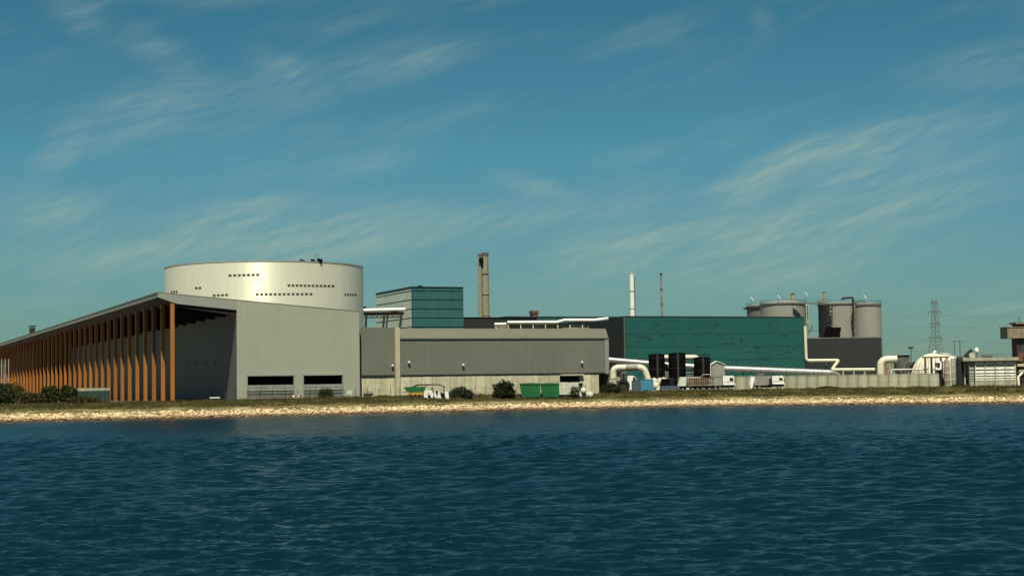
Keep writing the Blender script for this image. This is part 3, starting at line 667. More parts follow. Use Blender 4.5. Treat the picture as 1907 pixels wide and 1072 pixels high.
# low white wall and bags under the opening
YW = wallY(1041, 3); p = at(1041, 725, YW); f7 = Fr(p.x, YW, 3.1, TH); t = f7.thing('pallet_wall', 'low wall of white blocks below the dark opening', 'wall')
xa, zt7 = f7.p(1041, 711); xb, _ = f7.p(1078, 711)
nx = 6
for k in range(nx):
    for j in range(2):
        a = xa + (xb - xa) * (k + .0) / nx; b_ = xa + (xb - xa) * (k + 1) / nx; h_ = zt7 / 2
        MB().box(a + .03, b_ - .03, random.uniform(-.06, .06), .8, j * h_ + .02, (j + 1) * h_ - .02 - random.uniform(0, .12) * j).build('block', 'white_dirty', t)
BG = 'white bulk bags heaped below the opening'
for k, (px, py, r_) in enumerate(((1086, 704, .6), (1090, 714, .62), (1099, 718, .6), (1081, 718, .62))):
    YW = wallY(px, 3); p = at(px, py, YW); zz = gz(p.x, YW); q = Fr(p.x, YW + (k % 2) * .8, zz, .3 * k)
    lb = ('white bulk bag perched highest in the heap by the opening', 'white bulk bag in the middle of the heap by the opening', 'white bulk bag at the right end of the heap', 'white bulk bag at the foot of the heap, next to the white blocks')[k]
    t = q.thing('bulk_bag', lb, 'bag', BG); hh = p.z - zz
    b0 = 0 if k else 1.0; hh = b0 + 1.15; MB().lathe(0, 0, [(r_ * .85, b0), (r_ * 1.15, b0 + .3), (r_ * 1.12, b0 + .8), (r_ * .8, hh), (r_ * .3, hh + .06)], 9).build('sack', 'white_dirty', t, smooth=True)
    MB().tube([(-r_ * .5, 0, hh), (-.15, 0, hh + .4), (r_ * .3, 0, hh)], .04, 6).build('loop', 'white_dirty', t)
# tan wall right of the building end
p = at(1128, 712, 392); f8 = Fr(p.x, 392, 3.3, 0); t = f8.thing('retaining_wall', 'sandy retaining wall at the right end of the grey building', 'wall')
xa, za = f8.p(1104, 705.5); xb, zb8 = f8.p(1147, 702)
for k in range(4):
    a = xa + (xb - xa) * k / 4; b_ = xa + (xb - xa) * (k + 1) / 4
    MB().box(a + .02, b_ - .02, 0, .5, -.3, za).build('concrete_panel', 'concrete_post', t)
MB().box(xa, xb, -.1, .6, za + .003, za + .2).build('coping', 'concrete_post', t)

# ------------------------------------------------------------------ green skips and machinery before the wall
def bevel_box(mb, x0, x1, y0, y1, z0, z1, t_=.2): mb.ext_y([(x0 + t_, z0), (x1 - t_, z0), (x1, z1), (x0, z1)], y0, y1); return mb
SK = 'green skips in front of the concrete base wall'
for (pa, pb, pt, lb) in ((968, 1006, 713.5, 'left green skip with a dark gap under its lid'), (1007, 1041, 713.5, 'right green skip next to the white block wall')):
    YW = wallY((pa + pb) / 2, 4.2); a = at(pa, pt, YW); b_ = at(pb, pt, YW); W_ = b_.x - a.x; g = gz(a.x, YW); q = Fr((a.x + b_.x) / 2, YW, g, .02); t = q.thing('skip', lb, 'skip', SK); H = a.z - g
    MB().ext_y([(-W_ / 2 + .45, .15), (W_ / 2 - .1, .15), (W_ / 2, H - .3), (-W_ / 2, H - .3)], 0, 2.2).build('body', 'green', t)
    for k in range(4): MB().box(-W_ / 2 + 1.1 + k * (W_ - 1.6) / 4, -W_ / 2 + 1.22 + k * (W_ - 1.6) / 4, -.08, -.003, .3, H - .4).build('rib', 'green', t)
    MB().box(-W_ / 2 - .06, W_ / 2 + .06, -.1, 2.3, H - .297, H - .12).build('rim', 'green', t)
    MB().ext_y([(-W_ / 2, H - .11), (W_ / 2, H - .11), (W_ / 2, H - .02), (0, H + .08), (-W_ / 2, H - .02)], 0, 2.2).build('lid', 'steel_dark', t)
YW = wallY(757, 3); a = at(757, 735, YW); f9 = Fr(a.x, YW, gz(a.x, YW), 0); t = f9.thing('screening_machine', 'green and yellow machine standing before the base wall', 'machine')
xb, zt9 = f9.p(791, 719.5); zy = f9.p(770, 729)[1]
MB().ext_y([(0, zy), (xb, zy), (xb, zt9), (-.6, zt9)], 0, 2).build('hopper', 'green', t); MB().ext_y([(.6, .35), (xb - .3, .35), (xb - .3, zy - .02), (.6, zy - .02)], .1, 1.9).build('chassis', 'yellow', t)
for k in range(3): MB().disc_y(1 + k * .9, .32, -.02, .35, .32, 14).build('wheel', 'rubber', t)
MB().box(-.8, .1, .2, .5, 1.0, 1.15).build('tow_bar', 'steel_dark', t); MB().bar((xb, 1, zt9 - .2), (xb + .9, 1, zt9 + .4), .5, .12).build('conveyor', 'steel_dark', t)
YW = wallY(784, 3); a = at(784, 735, YW); f10 = Fr(a.x, YW, gz(a.x, YW), 0); t = f10.thing('open_shelter', 'dark roofed open shelter over leaning white boards', 'shelter')
xb, zt10 = f10.p(824, 717.5, 0); zp = f10.p(800, 714.5)[1]
MB().ext_y([(-3.0, zt10 - .5), (-.5, zp), (xb - 1, zp - .05), (xb + .6, zt10 - .2), (xb + .6, zt10 - .35), (xb - 1, zp - .3), (-.5, zp - .3), (-3, zt10 - .7)], -1, 2.4).build('roof', 'leaf_dark' if False else 'steel_dark', t)
for x in (-2.6, .2, xb * .5, xb + .3): MB().box(x - .06, x + .06, -.9, -.78, 0, zt10 - .3).build('post', 'steel_dark', t); MB().box(x - .06, x + .06, 2.2, 2.32, 0, zt10 - .3).build('post', 'steel_dark', t)
BD = 'white boards leaning under the dark shelter'
for k, (px, ln, w_) in enumerate(((793, .0, .42), (803, .5, .4), (812, -.3, .35), (816, .3, .45), (832, .1, .4))):
    YW = wallY(784, 4.3); p = at(px, 732, YW); q = Fr(p.x, YW, gz(p.x, YW), 0)
    lb = ('upright white board beside the yellow chassis', 'white board leaning to the right in the middle of the shelter', 'pale board leaning left, fourth from the yellow machine', 'wide pale board at the right of the shelter', 'off white board standing outside the shelter to its right')[k]
    t = MB().ext_y([(-w_ + ln, 0), (w_ + ln, 0), (w_ - ln * .6, 1.75), (-w_ - ln * .6, 1.75)], 0, .1).build('white_board', 'white', None)
    t.location = q.o; tag(t, lb, 'board', BD)
YW = wallY(833, 3.5); p = at(833, 730, YW); q = Fr(p.x, YW, gz(p.x, YW), 0); t = q.thing('rubble_tub', 'low rusty tub right of the dark shelter', 'tub')
MB().ext_y([(-1.6, .1), (.3, .1), (.5, .9), (-1.8, .9)], 0, 1.6).build('body', 'rust', t); MB().box(-1.85, .55, -.05, 1.65, .903, 1.0).build('rim', 'concrete_dark', t)
YW = wallY(676, 1.5); p = at(676, 737, YW); q = Fr(p.x, YW, gz(p.x, YW), 0); t = q.thing('parked_trailer', 'small dark trailer with a grey sheet parked by the hall corner', 'trailer')
MB().box(0, 2.1, 0, 1.4, .45, .9).build('body', 'steel_dark', t); MB().ext_y([(0, .903), (2.1, .903), (1.9, 1.4), (.2, 1.35)], 0, 1.4).build('tarpaulin', 'grey_light', t)
for x in (.6, 1.4): MB().disc_y(x, .32, -.05, .2, .32, 14).build('wheel', 'rubber', t)
MB().box(-.9, 0, .65, .75, .45, .55).build('tow_bar', 'steel_dark', t)
YW = wallY(651, 2); p = at(651, 735, YW); q = Fr(p.x, YW, gz(p.x, YW), 0); t = q.thing('site_notice', 'pale notice panel by the hall corner behind the fence', 'sign')
MB().box(-.55, .55, 0, .06, .8, 1.7).build('panel', 'white_dirty', t); MB().box(-.06, .06, .07, .15, 0, 1.7).build('post', 'steel_pale', t)
YW = wallY(551, 2); p = at(551, 740, YW); q = Fr(p.x, YW, gz(p.x, YW), 0); t = q.thing('road_barrier', 'red and white barrier between the two dock doors', 'barrier')
for k in range(5): MB().box(-1.2 + k * .48, -.72 + k * .48, 0, .1, .45, .8).build('stripe', 'red' if k % 2 == 0 else 'white', t)
MB().box(-.9, -.8, .02, .12, 0, .45).build('leg', 'steel_pale', t); MB().box(.8, .9, .02, .12, 0, .45).build('leg', 'steel_pale', t)

# perimeter fence
FX = []; x = -57.5; k = 0
while x < 17: FX.append(x); x += 2.3 if k % 7 else 1.9; k += 1
def fpos(x): y = min(Ys(x) + 12.5, wallY(953.5 + x / 350 * FPX, 1.2)); return y, gz(x, y) - .1
fo = Fr(FX[0], fpos(FX[0])[0], 0, 0); fence = fo.thing('perimeter_fence', 'thin wire mesh fence with tall slim posts along the bank', 'fence')
post = None; ends = []
for x in FX:
    y, g = fpos(x)
    if post is None: post = MB().box(-.05, .05, -.05, .05, 0, 2.6).bar((0, 0, 2.6), (0, -.35, 2.9), .06).build('post', 'steel_dark', fence); o = post
    else: o = post.copy(); COL.objects.link(o); o.parent = fence
    o.location = (x - fo.o.x, y - fo.o.y, g); ends.append((x - fo.o.x, y - fo.o.y + .05, g))
m = MB()
for a, b_ in zip(ends[:-1], ends[1:]):
    A_ = Vector(a); B_ = Vector(b_)
    for hz in (.3, 1.25, 2.25, 2.55): m.bar(A_ + Vector((0, 0, hz)), B_ + Vector((0, 0, hz)), .016)
    for j in range(1, 8): c = A_.lerp(B_, j / 8); m.box(c.x - .006, c.x + .006, c.y, c.y + .01, c.z + .3, c.z + 2.25)
m.build('mesh', 'steel_pale', fence, kind='stuff')

# ------------------------------------------------------------------ buildings behind
# blue-green tower
q = at(769, 700, 442); Tn = Fr(q.x, 442, 3.3, TH); tower = Tn.thing('cladded_tower', 'blue green panelled tower block with a left side coloured pale for sky reflection behind the low building', 'building')
xt1, _ = Tn.p(863, 560); ztp = Tn.p(769, 533)[1]; yb, _ = Tn.q(700, 560, 0)
MB().box(.12, xt1 - .02, .12, yb, 0, ztp - .15).build('core', 'seam', tower)
seams = [0] + [Tn.p(800, y)[1] for y in (608.5, 591.8, 575.2, 558, 541.8)] + [ztp - .3]
for k in range(len(seams) - 1):
    for j in range(4):
        a = xt1 * j / 4; b_ = xt1 * (j + 1) / 4
        MB().box(a + .02, b_ - .02, 0, .1, seams[k] + .12, seams[k + 1] - .12).build('panel', 'teal_tower', tower)
    for j in range(5):
        a = yb * j / 5; b_ = yb * (j + 1) / 5
        MB().box(-.02, .08, max(a, .12) + .02, b_ - .02, seams[k] + .15, seams[k + 1] - .15).build('side_panel', 'tower_side', tower)
MB().box(-.15, xt1 + .1, -.15, yb, ztp - .28, ztp).build('coping', 'teal_tank', tower)
MB().box(-.12, .1, -.12, .115, 0, ztp - .29).build('corner_trim', 'seam', tower)
q = Fr(*Tn.w(Tn.p(790, 532)[0], 3, ztp), TH); t = q.thing('roof_hatch', 'tiny dark hatch on the roof edge of the blue green tower', 'hatch')
MB().box(-.9, .9, 0, 1, 0, .3).build('frame', 'black', t); MB().ext_y([(-.7, .303), (.7, .303), (0, .55)], 0, 1).build('lid', 'black', t)
# link canopy between drum and tower
q = at(678, 600, 412); C = Fr(q.x, 412, zt_l + 3.2, 0); t = C.thing('link_canopy', 'white roofed gantry on dark struts between drum and tower', 'canopy')
xa, z1c = C.p(677, 574.5); xb, _ = C.p(755, 574.5); z0c = C.p(700, 580.6)[1]; z3 = C.p(700, 591)[1]; zfl = C.p(700, 622)[1]
MB().tube([(xa, 0, (z0c + z1c) / 2), (xb, 0, (z0c + z1c) / 2 + .1)], (z1c - z0c) / 2, 14).build('duct', 'white', t, smooth=True)
MB().box(xa, xb - .6, .2, 3, z0c - .75, z0c - .05).build('deck', 'rust', t)
m = MB(); n = 7
for k in range(n):
    x0 = xa + (xb - xa - 1.2) * k / n; x1_ = xa + (xb - xa - 1.2) * (k + 1) / n
    m.bar((x0, .3, z3), (x1_, .3, z0c - .8), .14); m.bar((x0, .3, z0c - .8), (x1_, .3, z3), .1)
m.bar((xa, .3, z3), (xb - 1.2, .3, z3), .28); m.build('truss', 'steel_dark', t)
for px, dx in ((682, -.4), (716, -.7), (722, -.7), (748, -.9)):
    x, _ = C.p(px, 590); MB().bar((x, .4, z0c - .5), (x + dx, .4, zfl - 1), .55 if px != 722 else .4).build('strut', 'steel_dark', t)
x, _ = C.p(679, 574); MB().box(x - .4, x + .4, 0, .6, z1c - .2, z1c + .5).build('joint_box', 'black', t)
# bracket lines on the drum's right flank are thin rails
# tall chimney
q = at(899, 700, 520); K = Fr(q.x, 520, 3.4, 0); t = K.thing('tall_chimney', 'tall buff chimney of two joined flues', 'chimney')
xl0, zk = K.p(889, 471); xr0, _ = K.p(909, 471); xl1, _ = K.p(893, 592); xr1, zk1 = K.p(912.5, 592)
sl = ((xr0 - xl0), (xr1 - xl1))
r1t, r1b = 1.05, 1.15
MB().lathe(xl0 + .75, 0, [(.72, 0), (.66, zk * .6), (.6, zk - .4)], 24).build('small_flue', 'chimney', t, smooth=True)
MB().lathe(xr0 - 1.05, .6, [(1.35, 0), (1.2, zk * .6), (1.05, zk - .1)], 28).build('main_flue', 'chimney', t, smooth=True)
MB().box(xl0 + .8, xr0 - .9, .3, 1.3, 0, zk - 1).build('web', 'chimney_dark', t)  # web coloured dark so the gap between the flues reads dark
MB().lathe(xr0 - 1.05, .6, [(1.15, zk - .9), (1.2, zk + .05)], 28).build('rim', 'chimney_dark', t); MB().lathe(xl0 + .75, 0, [(.7, zk - 1), (.7, zk - .35)], 24).build('rim', 'chimney_dark', t)
MB().box(xl0 + .5, xl0 + 1.9, -1.3, -.6, zk - 3.2, zk - 1.6).build('inspection_box', 'black', t)
for k in range(5): MB().lathe(xr0 - 1.05, .6, [(1.36, zk * (.25 + .15 * k)), (1.36, zk * (.25 + .15 * k) + .12)], 28).build('band', 'chimney', t)
m = MB(); m.box(xl0 + 1.45, xl0 + 1.5, .1, .16, 0, zk - 2); m.box(xl0 + 1.75, xl0 + 1.8, .1, .16, 0, zk - 2)
z = 1
while z < zk - 2: m.box(xl0 + 1.5, xl0 + 1.75, .11, .15, z, z + .08); z += .8
m.build('ladder', 'steel_dark', t)
# charcoal rear hall and the teal topped hall further right
q = at(858, 700, 478); H1 = Fr(q.x, 478, 3.4, TH); t = H1.thing('charcoal_rear_hall', 'charcoal flat roofed hall behind the low grey building, right of the tower', 'building')
xb, _ = H1.p(1000, 600); zz = H1.p(870, 592.2)[1]
MB().box(0, xb, 0, 25, 0, zz).build('wall', 'clad_dark', t); MB().box(-.1, xb + .1, -.12, 25.1, zz + .003, zz + .3).build('coping', 'black', t)
q = at(945, 700, 500); H2 = Fr(q.x, 520, 3.4, TH); t = H2.thing('teal_rear_hall', 'far hall showing only a teal strip of wall above the roof pipes', 'building')
xb, _ = H2.p(1175, 600); zz = H2.p(1000, 590.8)[1]
for k in range(12):
    MB().box(xb * k / 12 + .02, xb * (k + 1) / 12 - .02, 0, .1, zz - 7, zz).build('panel', 'teal_tower', t)
MB().box(0, xb, .12, 20, 0, zz).build('wall', 'seam', t); MB().box(-.1, xb + .1, -.15, 20.1, zz + .003, zz + .35).build('coping', 'teal_tank', t)
q = at(997, 590, 530); g = Fr(q.x, 532, 3.4 + zz, TH); t = g.thing('roof_chimney', 'stubby red brown brick vent on the far roof', 'vent')
hh = at(997, 577.5, 530).z - 3.4 - zz
MB().box(-1.0, 1.0, 0, 2, 0, hh * .62).build('shaft', 'brick', t); MB().box(-1.25, 1.25, -.2, 2.2, hh * .62 + .003, hh).build('cap', 'brick', t)
# roof pipework on the low building
q = at(919, 615, 432); RP = Fr(q.x, 432, 3.2 + ztr, 0); t = RP.thing('roof_pipework', 'bright white pipes on a row of stanchions above the low roof', 'pipes')
def zpx(px, py): x, z = RP.p(px, py); return x, z
a = zpx(921, 603.6); b_ = zpx(943, 602.9); MB().tube([(a[0], 0, a[1]), (b_[0], 0, b_[1])], .36, 12).build('pipe', 'white', t, smooth=True)
a = zpx(945, 600); b_ = zpx(1040, 599.4); MB().tube([(a[0], .5, a[1]), (b_[0], .5, b_[1])], .40, 12).build('pipe', 'white', t, smooth=True)
a = zpx(1038, 599.4); b_ = zpx(1052, 595.6); c = zpx(1108, 595.6); d_ = zpx(1133, 592.6); MB().tube([(a[0], .5, a[1]), (b_[0], .5, b_[1]), (c[0], .5, c[1]), (d_[0], .5, d_[1])], .40, 12).build('pipe', 'white', t, smooth=True)
x0 = zpx(921, 610)[0]; x1_ = zpx(1098, 610)[0]; zc_ = zpx(940, 603.8)[1]; z_lo = -2
MB().box(x0, x1_, 1.2, 1.5, -3, zpx(1000, 603.9)[1]).build('backing_wall', 'concrete_dark', t)
for k in range(8):
    px = 925 + k * 23; a = zpx(px - 1.5, 604.5); c = zpx(px + 1.5, 611)
    MB().bar((a[0], .1, a[1]), (c[0] + .1, .1, -3), .22).build('stanchion', 'cream', t)
# slim stacks
q = at(1180, 700, 486); g = Fr(q.x, 486, 3.4, 0); t = g.thing('white_stack', 'slender white steel stack rising behind the teal building', 'chimney')
z = at(1179, 509, 486).z - 3.4
MB().cyl(0, 0, 0, z, .80, 20, .68).build('shaft', 'white', t, smooth=True); MB().cyl(0, 0, z, z + .35, .8, 20).build('rim', 'white_dirty', t); MB().box(.72, .95, -.2, .2, 8, z - 1).build('ladder', 'steel_pale', t)
for k in range(4): MB().cyl(0, 0, z * (.4 + k * .15), z * (.4 + k * .15) + .2, .86, 20).build('flange', 'white_dirty', t)
q = at(1235, 700, 500); g = Fr(q.x, 500, 3.4, 0); t = g.thing('thin_stack', 'thin brownish grey stack right of the white one', 'chimney')
z = at(1234, 511, 500).z - 3.4
MB().cyl(0, 0, 0, z, .40, 14, .3).build('shaft', 'concrete_dark', t, smooth=True); MB().cyl(0, 0, z, z + .4, .42, 14).build('rim', 'steel_dark', t)
for k in range(5): MB().cyl(0, 0, z * (.35 + k * .13), z * (.35 + k * .13) + .25, .48, 14).build('flange', 'steel_pale', t)

# big teal building
q = at(1165.5, 700, 432); TB = Fr(q.x, 432, 3.35, TH); t = TB.thing('teal_building', 'wide teal panelled building with one charcoal side wall', 'building'); teal = t
xb, _ = TB.p(1498, 600); zz = TB.p(1165.5, 590.8)[1]; zz = (zz + TB.p(1497, 588.8)[1]) / 2; yb = 52
MB().box(.1, xb - .02, .12, 19, 0, zz - .1).build('core', 'seam', t)
MB().box(0, .1, .05, yb, 0, zz - .05).build('side_wall', 'clad_shade' if False else 'clad_dark', t)
MB().box(-.02, xb + .02, -.1, 19.1, zz - .09, zz + .16).build('coping', 'seam', t)
MB().box(.101, .45, 19.2, yb, 0, zz - .1).build('rear_return', 'clad_dark', t)
zs5 = [0, TB.p(1330, 696)[1], TB.p(1330, 669)[1], TB.p(1330, 645)[1], TB.p(1330, 621)[1], zz - .12]
NC = 14; rng = random.Random(8)
for k in range(5):
    for j in range(NC):
        a = .1 + (xb - .1) * j / NC; b_ = .1 + (xb - .1) * (j + 1) / NC
        MB().box(a + .012, b_ - .012, -rng.uniform(0, .03), .1, zs5[k] + .04, zs5[k + 1] - .04).build('panel', 'teal', t)
# dark scars and missing pieces in the cladding
for (px, py, w_, h_) in ((1200, 627, 20, 4), (1212, 632, 10, 3), (1232, 625, 8, 2), (1336, 603, 6, 4), (1282, 613, 3, 3), (1381, 632, 5, 5), (1340, 624, 7, 2), (1300, 646, 9, 2), (1395, 655, 6, 4), (1434, 603, 6, 3), (1408, 646, 20, 2), (1460, 625, 10, 2), (1467, 655, 6, 3), (1372, 671, 6, 5), (1424, 668, 30, 2), (1222, 605, 6, 2), (1252, 632, 4, 5), (1189, 636, 5, 3), (1480, 648, 5, 2), (1360, 640, 24, 1.4), (1310, 660, 18, 1.6)):
    x, z = TB.p(px, py, -.05); k_ = .148
    m = MB(); n0 = 7
    for i in range(2):
        x_ = x + rng.uniform(-.3, .3) * w_ * k_; 
        m.ext_y([(x_ + w_ * k_ * .5 * math.cos(6.283 * i2 / n0) * rng.uniform(.6, 1.1), z + h_ * k_ * .5 * math.sin(6.283 * i2 / n0) * rng.uniform(.6, 1.2)) for i2 in range(n0)], -.065 - .02 * i, -.045 - .02 * i)
    m.build('cladding_scar', 'seam', t)
MB().box(-.25, -.02, -.02, .3, 0, zz).build('corner_trim', 'steel_pale', t)
x, z = TB.p(1199, 652); MB().box(x - .1, x + .1, -.15, -.04, 4, z).build('downpipe', 'teal_tower', t)
# cream downpipe run on the right end
q = Fr(*TB.w(xb + .3, 0, 0), 0); t = q.thing('cream_pipe_run', 'cream pipe dropping down the teal corner then stepping right past the dark hall', 'pipe')
P = [q.p(px, py) for px, py in ((1499, 607), (1500.5, 671), (1562, 670.5), (1549, 688), (1629, 687.5))]
Y5 = [-.8, -.8, -1.2, -7, -7]
P = [q.p(px, py, y) for (px, py), y in zip(((1499, 607), (1501.5, 671), (1562, 670.5), (1549, 688), (1629, 687.5)), Y5)]
MB().tube([(p[0], y, p[1]) for p, y in zip(P, Y5)], .42, 14, bend=.8).build('pipe', 'cream', t, smooth=True)
for px in (1512, 1539, 1552):
    x, z = q.p(px, 675, .3); MB().box(x - .12, x + .12, .2, .45, 0, z).build('support', 'steel_pale', t)
for px in (1570, 1590, 1610):
    x, z = q.p(px, 691, -7); MB().box(x - .2, x + .2, -7.2, -6.8, 0, z).build('support', 'concrete_grey', t)
# dark plinth hall on the right and its silos
q = at(1503, 700, 466); DH = Fr(q.x, 466, 3.4, 0); t = DH.thing('charcoal_plinth_hall', 'plain charcoal hall below the right hand silos', 'building')
xb, _ = DH.p(1642, 650); zz = DH.p(1560, 629.8)[1]
MB().box(0, xb, 0, 15, 0, zz).build('wall', 'clad_dark', t); MB().box(-.1, xb + .1, -.1, 15.1, zz + .003, zz + .28).build('coping', 'grey', t); MB().box(xb * .12, xb * .12 + 6, -.08, -.003, 0, 3).build('door', 'void', t)
x = 1; m = MB()
while x < xb: m.box(x - .3, x + .3, -2.2, -1.8, 0, 2.2); x += 1.9
m.build('loading_posts', 'steel_dark', t, kind='stuff')
SG = 'grey storage silos behind the teal and charcoal halls'
def silo(label, px0, px1, pyt, Y, m_, dome=1.0, rail=True):
    a = at(px0, pyt, Y); b_ = at(px1, pyt, Y); r_ = (b_.x - a.x) / 2; q = Fr((a.x + b_.x) / 2, Y, 3.4, 0); t = q.thing('silo', label, 'silo', SG); H = a.z - 3.4
    MB().lathe(0, 0, [(r_, 0), (r_, H)], 72).build('shell', m_, t, smooth=True)
    MB().lathe(0, 0, [(r_ + .25, H - .5), (r_ + .25, H + .003)], 72).build('rim', 'steel_pale', t)
    MB().lathe(0, 0, [(r_ * .96, H + .01), (r_ * .55, H + dome * .7), (.3, H + dome)], 48).build('roof', 'grey_light', t, smooth=True)
    m = MB(); n = 40
    for k in range(n):
        an = 6.283 * k / n; a2 = 6.283 * (k + 1) / n; x, y = r_ * math.cos(an), r_ * math.sin(an); x2, y2 = r_ * math.cos(a2), r_ * math.sin(a2)
        m.box(x - .03, x + .03, y - .03, y + .03, H + .01, H + 1.1); m.bar((x, y, H + 1.1), (x2, y2, H + 1.1), .05); m.bar((x, y, H + .6), (x2, y2, H + .6), .04)
    m.build('guard_rail', 'steel_pale', t, kind='stuff')
    return t, q, r_, H
s1 = silo('rear left silo mostly hidden, its dark rim jutting out above the teal roof', 1391, 1462, 570, 534, 'silo_dark', .8)
s2 = silo('front left silo with a pale domed roof above the teal roof', 1416, 1500, 566, 514, 'silo', 1.1)
s3 = silo('middle silo with dark stair platform and a dark sheet as shade on its left flank', 1524, 1606, 566.5, 506, 'silo', .7)
s4 = silo('rightmost grey silo above the charcoal hall', 1589, 1640, 567, 496, 'silo', .6)
t, q, r_, H = s1; MB().ext_x([(-1.2, H - .5), (1.2, H - .5), (1.2, H - 1), (-1.2, H - .8)], -r_ - 1.0, -r_ + .4).build('bracket', 'steel_dark', t)
m = MB(); m.lathe(0, 0, [(r_ + .35, H - 1.1), (r_ + .35, H - .55)], 60); m.build('walkway', 'steel_dark', t)
t, q, r_, H = s3
def on_cyl(q, r_, px, py):
    d = ray(px, py); c = Vector((0, 0, CAMZ)) - q.o; a = d.x ** 2 + d.y ** 2; b_ = 2 * (c.x * d.x + c.y * d.y); g = c.x ** 2 + c.y ** 2 - r_ ** 2
    k = (-b_ - math.sqrt(max(0, b_ * b_ - 4 * a * g))) / (2 * a); h = c + d * k; return h
# curved dark sheet standing in for flank shade, stair tower and hopper
MB().lathe(0, 0, [(r_ + .12, 10), (r_ + .12, H - .6)], 14, math.pi * 1.0, math.pi * 1.28).build('shade_strip', 'steel_dark', t, smooth=True)
h = on_cyl(q, r_, 1552, 620)
m = MB(); x0, z0 = q.p(1534, 631, h.y - 2); x1_, z1_ = q.p(1566, 609, h.y - 2); yy = h.y - 2
m.ext_y([(x0, z0 - 1), (x0 + 3.4, z0 - 1), (x0 + 4.6, z0 + 1.1), (x1_, z1_ - 1), (x1_, z1_), (x0 + 1.2, z1_), (x0 + .4, z0 + 1.5)], yy, yy + 1.8); m.build('hopper', 'black', t)
m = MB(); 
for k in range(6): 
    a = q.p(1537 + k * 1.5, 607 - k * 7, yy); b_ = q.p(1550 - (k % 2) * 9, 600 - k * 7, yy); m.bar((a[0], yy, a[1]), (b_[0], yy, b_[1]), .3)
    a = q.p(1541, 604 - k * 7, yy); b_ = q.p(1550, 604 - k * 7, yy); m.bar((a[0], yy, a[1]), (b_[0], yy, b_[1]), .18, .5)
for px in (1541, 1550):
    a = q.p(px, 610, yy); b_ = q.p(px, 566, yy); m.bar((a[0], yy, a[1]), (b_[0], yy, b_[1]), .16)
m.build('stair', 'steel_dark', t)
t, q, r_, H = s4
MB().lathe(0, 0, [(r_ + .1, 8), (r_ + .1, H - 2.2)], 4, -math.pi * .10, -math.pi * .02).build('conduit', 'cream', t, smooth=True)
# riser pipe with hook between the right silos
q = at(1588, 700, 488); g = Fr(q.x, 488, 3.4, 0); t = g.thing('riser_pipe', 'rusty riser pipe with a hooked top between the two right silos', 'pipe')
P = [g.p(px, py) for px, py in ((1588.5, 632), (1588.5, 553.5), (1569, 555))]
MB().tube([(P[0][0], 0, 8), (P[1][0], 0, P[1][1]), (P[2][0], 0, P[2][1]), (P[2][0] - .2, 0, P[2][1] - .5)], .33, 10, bend=.5).build('pipe', 'steel_dark', t, smooth=True)
a = g.p(1591.5, 567); MB().tube([(a[0], .3, 6), (a[0], .3, a[1])], .3, 10).build('conduit', 'concrete_dark', t, smooth=True)
for k in range(7): MB().box(P[0][0] - .5, P[0][0] + 1.1, -.1, .7, 10 + k * 2.1, 10.2 + k * 2.1).build('bracket', 'concrete_dark', t)
# walkway bridging the silo tops
q = at(1500, 565, 505); g = Fr(q.x, 505, 3.4, 0); t = g.thing('silo_footbridge', 'thin footbridge linking the tops of the left and right silos', 'footbridge')
a = g.p(1478, 566); b_ = g.p(1545, 566.5); MB().box(a[0], b_[0], 0, 1.2, a[1], a[1] + .35).build('deck', 'steel_pale', t)
m = MB()
for k in range(12): x = a[0] + (b_[0] - a[0]) * k / 11; m.box(x - .04, x + .04, 0, .06, a[1] + .35, a[1] + 1.4)
m.bar((a[0], .03, a[1] + 1.4), (b_[0], .03, a[1] + 1.4), .08); m.build('guard_rail', 'steel_pale', t)
VP = 'vent pipes standing on the silo roofs'
for px, p0, p1, mm, lb, wd in ((1476.5, 547, 567, 'ochre', 'ochre vent pipe on the left silo pair, larger of the two', .62), (1535, 545, 566, 'ochre', 'yellowish vent pipe at the right end of the footbridge', .5)):
    q = at(px, 567, 516); g = Fr(q.x, 516, q.z - .5, 0); t = g.thing('vent_pipe', lb, 'vent', VP); hh = at(px, p0, 516).z - q.z + .5
    MB().cyl(0, 0, 0, hh, wd, 14, wd * .9).build('pipe', mm, t, smooth=True); MB().cyl(0, 0, hh, hh + .2, wd * 1.15, 14).build('cap', 'steel_pale', t); MB().cyl(0, 0, 0, .4, wd * 1.3, 14).build('flange', 'steel_pale', t)
LM = 'white floodlights on the silo rims'
for px, py, lb in ((1400, 556, 'white floodlight over the far left rim of the left silos'), (1450.5, 553, 'white floodlight above the domed left silo'), (1502, 547.5, 'white floodlight over the footbridge'), (1611, 553, 'white floodlight leaning over the rightmost silo')):
    Y = 508 if px < 1600 else 493
    q = at(px, 568, Y); hh = at(px, py, Y).z - q.z; g = Fr(q.x, Y, q.z, 0); t = g.thing('floodlight', lb, 'lamp', LM)
    MB().cyl(0, 0, 0, hh, .06, 8).build('pole', 'steel_pale', t); MB().bar((-.35, 0, hh + .5), (.45, 0, hh - .5), .5, .22).build('lamp_head', 'white', t)
# ladders and platforms by the teal corner
q = at(1502, 700, 470); g = Fr(q.x, 468, 3.4, 0); t = g.thing('access_tower', 'slim pale access tower rising behind the teal corner', 'tower')
a = g.p(1501, 566); b_ = g.p(1505, 566); H = a[1]; m = MB()
for x in (a[0], b_[0]):
    for y in (0, 1): m.box(x - .09, x + .09, y - .09, y + .09, 0, H)
m.build('legs', 'concrete_grey', t)
z = 4; k = 0
while z < H: MB().box(a[0] - .2, b_[0] + .3 + (2.4 if abs(z - (H - 8)) < 1.3 else 0), -.1, 1.1, z, z + .16).build('platform', 'steel_pale' if k % 2 else 'white_dirty', t); z += 2.5; k += 1
c_ = g.p(1512, 608); MB().bar((b_[0], .5, c_[1] - 2.2), (c_[0] + .3, .5, c_[1] + .3), .25).build('brace', 'steel_dark', t)

